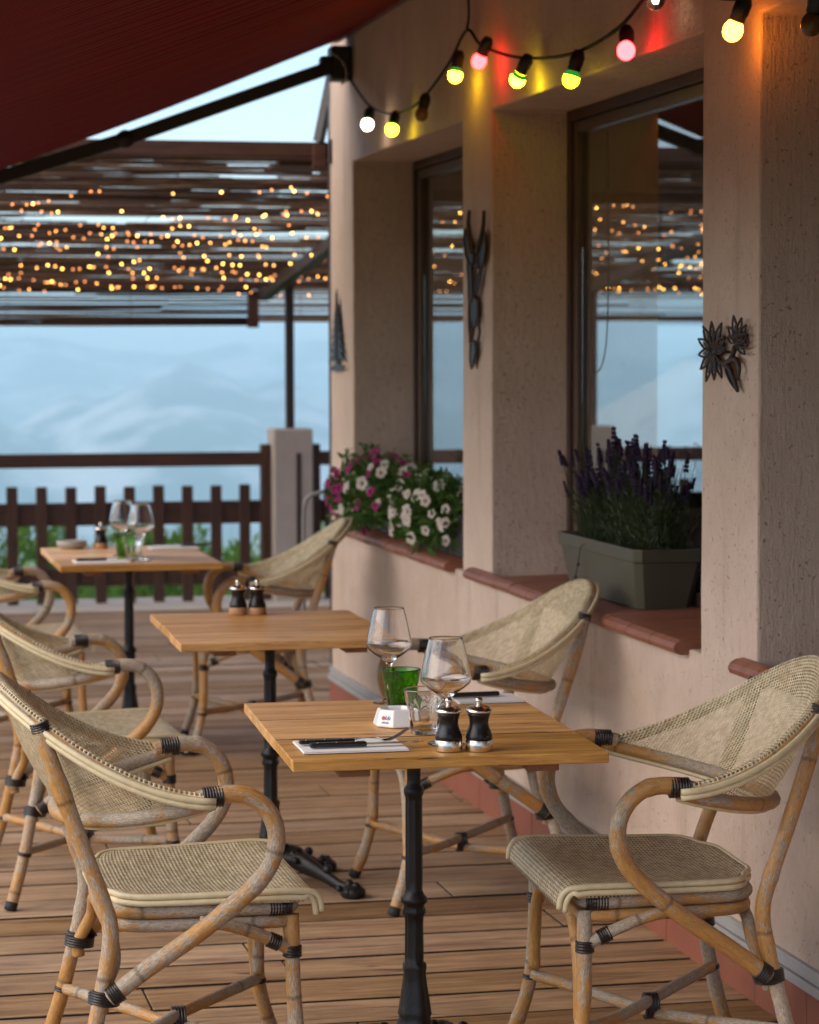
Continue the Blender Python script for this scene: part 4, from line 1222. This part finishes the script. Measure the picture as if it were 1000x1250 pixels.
def firtree():
    prof = []
    for k in range(8):
        z = .15 - k * .034; w = .018 + k * .0105
        prof += [(w * .42, z), (w * .55, z - .012), (w, z - .036 - (k % 2) * .005), (w * .62, z - .030)]
    prof += [(.012, -.118), (.012, -.140), (.05, -.150), (.075, -.146), (.06, -.160), (.02, -.170), (0, -.168)]
    R_ = [(0, .20)] + prof
    Lf = [(-u * (.86 + .2 * ((i * 7) % 5) / 5), v - .004 * ((i * 3) % 4)) for i, (u, v) in enumerate(prof[::-1][1:])]
    plate('fir_tree_ornament', [([(0, .18), (.005, 0), (0, -.12)], .003, .004)], [R_ + Lf], (10.775, 1.585), 'dark metal fir tree on the pale wall at the building corner', 'wall ornament', (2.2, .92))
firtree()

# bent metal rail at the corner of the wall
def rail():
    bm = B(); tube(bm, smoothpath([(2.075, 11.00, .915), (2.03, 11.01, .905), (1.985, 11.02, .885), (1.968, 11.03, .82), (1.966, 11.03, .6), (1.966, 11.03, .0)], 6), .009, 10)
    o = obj('handrail', bm, plain('grey_steel', (.22, .20, .19), .45, metal=.4)); tag(o, 'thin bent grey metal handrail standing at the building corner', 'handrail')
rail()

# ------------------------------------------------------------------ plants
LAVG = m_leaf('lavender_leaf', (.028, .042, .014), (.075, .095, .035))
LAVF = m_leaf('lavender_flower', (.013, .007, .020), (.045, .021, .062), .8, .1)
PETG = m_leaf('petunia_leaf', (.025, .068, .010), (.11, .20, .03))
PETW = m_leaf('white_petal', (.50, .42, .36), (.72, .62, .54), .6, .25)
PETM = m_leaf('magenta_petal', (.22, .006, .09), (.40, .012, .16), .6, .25)
PETC = plain('flower_throat', (.24, .19, .06), .7)

def leaf_quad(bm, p, d, L, W, up=None):
    d = Vector(d).normalized(); s = d.orthogonal().normalized() if up is None else d.cross(up)
    if s.length < 1e-4: s = d.orthogonal()
    s.normalize(); n = s.cross(d)
    a = [p, p + d * L * .35 + s * W * .5 + n * L * .06, p + d * L * .75 + s * W * .38 + n * L * .05, p + d * L - n * L * .08, p + d * L * .75 - s * W * .38 + n * L * .05, p + d * L * .35 - s * W * .5 + n * L * .06]
    bm.faces.new([bm.verts.new(q) for q in a])

def lavender():
    e = empty('lavender_trough', (2.24, 7.23, .797), 0, 'grey brown plastic trough on the sill of the middle window', 'planter')
    bm = B()
    w1, l1, w0, l0, h = .105, .40, .080, .345, .168
    def ring(w, l, z, c=.02):
        return [bm.verts.new(p) for p in ((-w + c, -l, z), (w - c, -l, z), (w, -l + c, z), (w, l - c, z), (w - c, l, z), (-w + c, l, z), (-w, l - c, z), (-w, -l + c, z))]
    rs = [ring(w0, l0, 0), ring(w0 + (w1 - w0) * .74, l0 + (l1 - l0) * .74, h * .78), ring(w1 - .003, l1 - .008, h * .785), ring(w1, l1, h), ring(w1 - .008, l1 - .008, h), ring(w1 - .012, l1 - .016, h * .72)]
    for a, b in zip(rs[:-1], rs[1:]):
        for k in range(8): bm.faces.new((a[k], a[(k + 1) % 8], b[(k + 1) % 8], b[k]))
    bm.faces.new(rs[0][::-1])
    obj('trough', bm, TROUGH, e, smooth=False, bevel=.003)
    bm = B(); v = ring(w1 - .0135, l1 - .018, h * .86); bm.faces.new(v); o = obj('soil', bm, SOIL, e, smooth=False)
    p = empty('lavender_plant', (2.235, 7.12, .94), 0, 'dark purple flowering lavender growing in the trough of the middle window', 'plant')
    r = random.Random(31)
    bm = B(); spikes = []
    for i in range(340):
        bx, by = r.uniform(-.06, .06), r.uniform(-.27, .38)
        L = r.uniform(.16, .315) * (1 - .18 * abs(by) / .32)
        tx, ty = bx * 1.35 + r.gauss(0, .022), by * 1.15 + r.gauss(0, .035)
        pts = [Vector((bx, by, 0)), Vector(((bx + tx) / 2 + r.gauss(0, .008), (by + ty) / 2 + r.gauss(0, .01), L * .55)), Vector((tx, ty, L))]
        if i < 150: spikes.append((pts[2], (pts[2] - pts[1]).normalized(), r.uniform(.7, 1.15)))
        P = smoothpath(pts, 3)
        tube(bm, P, .0011, 3)
        for k in range(9):
            t = r.uniform(.03, .62); q = pts[0].lerp(pts[1], min(1, t / .55)) if t < .55 else pts[1].lerp(pts[2], (t - .55) / .45)
            a = r.uniform(0, 6.28)
            leaf_quad(bm, q, (math.cos(a) * .8, math.sin(a) * .8, r.uniform(.5, 1.6)), r.uniform(.022, .05), .0036)
    obj('foliage', bm, LAVG, p, smooth=False, norm=False)
    vs = []
    for k in range(5):
        bm = B(); L = r.uniform(.045, .07); n = 5 + k % 3
        for j in range(n):
            z = L * j / n; rad = .0078 * (1 - .5 * j / n)
            for q in range(7):
                a = q * 2 * math.pi / 7 + j; c = Vector((math.cos(a) * rad * .7, math.sin(a) * rad * .7, z + r.uniform(-.002, .002)))
                bmesh.ops.create_icosphere(bm, subdivisions=1, radius=r.uniform(.0025, .0040), matrix=Matrix.Translation(c) @ Matrix.Diagonal((1, 1, 1.5, 1)))
        me = bpy.data.meshes.new('flower_spike'); bm.to_mesh(me); bm.free(); me.materials.append(LAVF); vs.append(me)
    for c, d, s in spikes:
        o = bpy.data.objects.new('flower_spike', r.choice(vs)); link(o, p)
        o.location = c - d * .015; o.rotation_euler = d.to_track_quat('Z', 'Y').to_euler(); o.scale = (s, s, s)
    # a dry stalk leaning over the rim
    bm = B(); tube(bm, smoothpath([(2.17, 7.28, .95), (2.132, 7.33, .945), (2.128, 7.36, .90), (2.128, 7.395, .84)], 5), .0018, 5)
    for q in ((2.128, 7.365, .885), (2.128, 7.392, .845)): bmesh.ops.create_icosphere(bm, subdivisions=1, radius=.006, matrix=Matrix.Translation(q))
    o = obj('dry_stalk', bm, STRAW, None); tag(o, 'thin dry seed stalk hanging over the rim of the plastic trough', 'plant stalk')
lavender()

def petal_mesh(name, m, rad, throat, seed):
    r = random.Random(seed); bm = B(); n = 40
    c0 = bm.verts.new((0, 0, -.028)); rings = []
    for j, (q, z) in enumerate(((.10, -.022), (.22, -.008), (.5, .0), (.8, .003), (1.0, .0))):
        ring = []
        for k in range(n):
            a = 2 * math.pi * k / n
            lob = 1 - (.16 * abs(math.sin(a * 2.5)) ** 4) * q
            ring.append(bm.verts.new((rad * q * lob * math.cos(a), rad * q * lob * math.sin(a), z + .003 * math.sin(a * 10 + seed) * q + r.uniform(-.001, .001))))
        rings.append(ring)
    for k in range(n):
        f = bm.faces.new((c0, rings[0][k], rings[0][(k + 1) % n])); f.material_index = 1
    for j in range(4):
        for k in range(n):
            f = bm.faces.new((rings[j][k], rings[j + 1][k], rings[j + 1][(k + 1) % n], rings[j][(k + 1) % n])); f.material_index = 1 if j == 0 else 0
    me = bpy.data.meshes.new(name); bm.to_mesh(me); bm.free(); me.materials.append(m); me.materials.append(PETC)
    for p in me.polygons: p.use_smooth = True
    return me

def petunias():
    e = empty('petunia_trough', (2.20, 9.62, .797), 0, 'dark trough half hidden under petunias on the sill of the far window', 'planter')
    bm = B()
    for (a, b, c, d, z0, z1) in ((-.085, .085, -.86, .86, 0, .02), (-.09, -.075, -.87, .87, .021, .15), (.075, .09, -.87, .87, .021, .15), (-.0748, .0748, -.87, -.855, .021, .15), (-.0748, .0748, .855, .87, .021, .15)): box(bm, a, b, c, d, z0, z1)
    obj('trough', bm, DKTROUGH, e, smooth=False, bevel=.004)
    bm = B(); box(bm, -.0745, .0745, -.854, .854, .022, .135); obj('soil', bm, SOIL, e, smooth=False)
    W = [petal_mesh('petunia_flower', PETW, .031, 1, s) for s in (1, 2)]
    Mg = [petal_mesh('petunia_flower', PETM, .028, 1, s) for s in (3, 4)]
    r = random.Random(8)
    # (centre y, spread y, top z, bottom z, share of magenta, bulge, flowers)
    for (label, yc, ys, zc, zs, mag, bul, nf, seed) in (
            ('bushy petunia with white and magenta flowers at the far end of the far window sill', 10.20, .66, .925, .165, .75, .16, 74, 1),
            ('petunia with large white flowers by the near end of the far window sill', 9.15, .44, .915, .15, .0, .14, 42, 2)):
        p = empty('petunia_plant', (2.14, yc, .93), 0, label, 'plant', 'petunias on the far window sill')
        bm = B()
        def pt(surface=True):
            while True:
                a, b, c = r.gauss(0, 1), r.gauss(0, 1), r.gauss(0, 1)
                L = math.sqrt(a * a + b * b + c * c)
                k = r.uniform(.80, 1.05) if surface else r.uniform(.2, .98)
                v = Vector((a / L * bul * k, b / L * ys * k, c / L * zs * k)) 
                q = v + Vector((2.12, yc, zc))
                if q.z < .80: continue
                if q.x > 2.28: continue
                if q.x > 2.07 and not (8.63 < q.y < 10.46): continue
                if q.z < .835 and q.x > 2.04: continue
                return q - Vector((2.14, yc, .93)), Vector((a / L, b / L * bul / ys, c / L))
        for i in range(1900):
            q, n = pt(False)
            d = Vector((n.x + r.gauss(0, .6), n.y + r.gauss(0, .6), n.z + r.gauss(.25, .6)))
            leaf_quad(bm, q, d, r.uniform(.025, .055), r.uniform(.014, .026))
        for i in range(48):     # upright shoots breaking the outline
            q, n = pt(True)
            if n.z < .1: continue
            top = q + Vector((n.x * .04, r.gauss(0, .03), r.uniform(.02, .07)))
            tube(bm, [q * .9, top], .0016, 4)
            for k in range(9):
                u = r.uniform(.2, 1); a = r.uniform(0, 6.28)
                leaf_quad(bm, q.lerp(top, u), (math.cos(a), math.sin(a), .5), .028, .012)
        obj('foliage', bm, PETG, p, smooth=False, norm=False)
        for i in range(nf):
            for _ in range(40):
                q, n = pt(True)
                if n.x < .35 or n.z > .5: break
            far = (q.y + yc)
            isM = r.random() < mag * (1.35 if far > 10.2 else .8)
            o = bpy.data.objects.new('petunia_flower', r.choice(Mg if isM else W)); link(o, p)
            d = Vector((n.x - .6 + r.gauss(0, .25), n.y - .55 + r.gauss(0, .3), n.z * .6 + .1 + r.gauss(0, .25))).normalized()
            o.location = q + d * .018; o.rotation_euler = d.to_track_quat('Z', 'Y').to_euler()
            s = r.uniform(.55, .95); o.scale = (s, s, s)
petunias()

def bushes():
    r = random.Random(44)
    ga = m_leaf('shrub_leaf', (.07, .16, .022), (.24, .40, .07), .5, .45)
    spots = [(1.02, 17.6, .42, .62, 'leafy green shrub beyond the fence at the left edge of the photo'), (1.50, 18.2, .34, .46, 'leafy green shrub beyond the pickets, left of the farthest table'),
             (2.05, 17.4, .32, .56, 'green shrub beyond the fence behind the far wine glasses'), (2.75, 18.6, .34, .28, 'low green shrub beyond the fence near the pale pillar'), (3.6, 17.8, .5, .42, 'green shrub beyond the fence at the building corner'),
             (.2, 18.0, .6, .5, 'shrub beyond the fence just outside the left edge'), (-.9, 17.8, .6, .6, 'shrub beyond the fence seen in window reflections')]
    for (x, y, rad, h, lab) in spots:
        e = empty('shrub', (x, y, -.22), 0, lab, 'shrub', 'shrubs beyond the fence')
        bm = B()
        for k in range(5):
            a = r.uniform(0, 6.28); tube(bm, [(0, 0, 0), (math.cos(a) * rad * .3, math.sin(a) * rad * .3, h * .5), (math.cos(a) * rad * .6, math.sin(a) * rad * .6, h * .95)], lambda t: .012 * (1 - .7 * t), 5)
        obj('trunk', bm, STRAW, e)
        bm = B()
        cl = [(Vector((r.gauss(0, rad * .45), r.gauss(0, rad * .45), h * r.uniform(.15, .95))), rad * r.uniform(.18, .36)) for _ in range(15)]
        for c, cr in cl:
            for _ in range(110):
                d = Vector((r.gauss(0, 1), r.gauss(0, 1), r.gauss(0, 1))).normalized()
                leaf_quad(bm, c + d * cr * r.uniform(.4, 1.1), d + Vector((0, 0, .4)), r.uniform(.04, .08), r.uniform(.016, .03))
        obj('crown', bm, ga, e, smooth=False, norm=False)
    bm = B()
    for i in range(9000):
        x, y = r.uniform(-3, 6.5), r.uniform(15.95, 21)
        h = r.uniform(.10, .34) * (.6 + .7 * max(0, mnoise.noise(Vector((x * 1.3, y * 1.3, 0))) + .3))
        a = r.uniform(0, 6.28); b = Vector((x, y, -.23)); t = b + Vector((r.gauss(0, .05), r.gauss(0, .05), h)); s = Vector((math.cos(a), math.sin(a), 0)) * .008
        bm.faces.new([bm.verts.new(q) for q in (b - s, b + s, t)])
    o = obj('grass', bm, m_leaf('grass_blade', (.14, .30, .04), (.36, .55, .12), .6, .5), smooth=False, norm=False); tag(o, kind='stuff')
bushes()
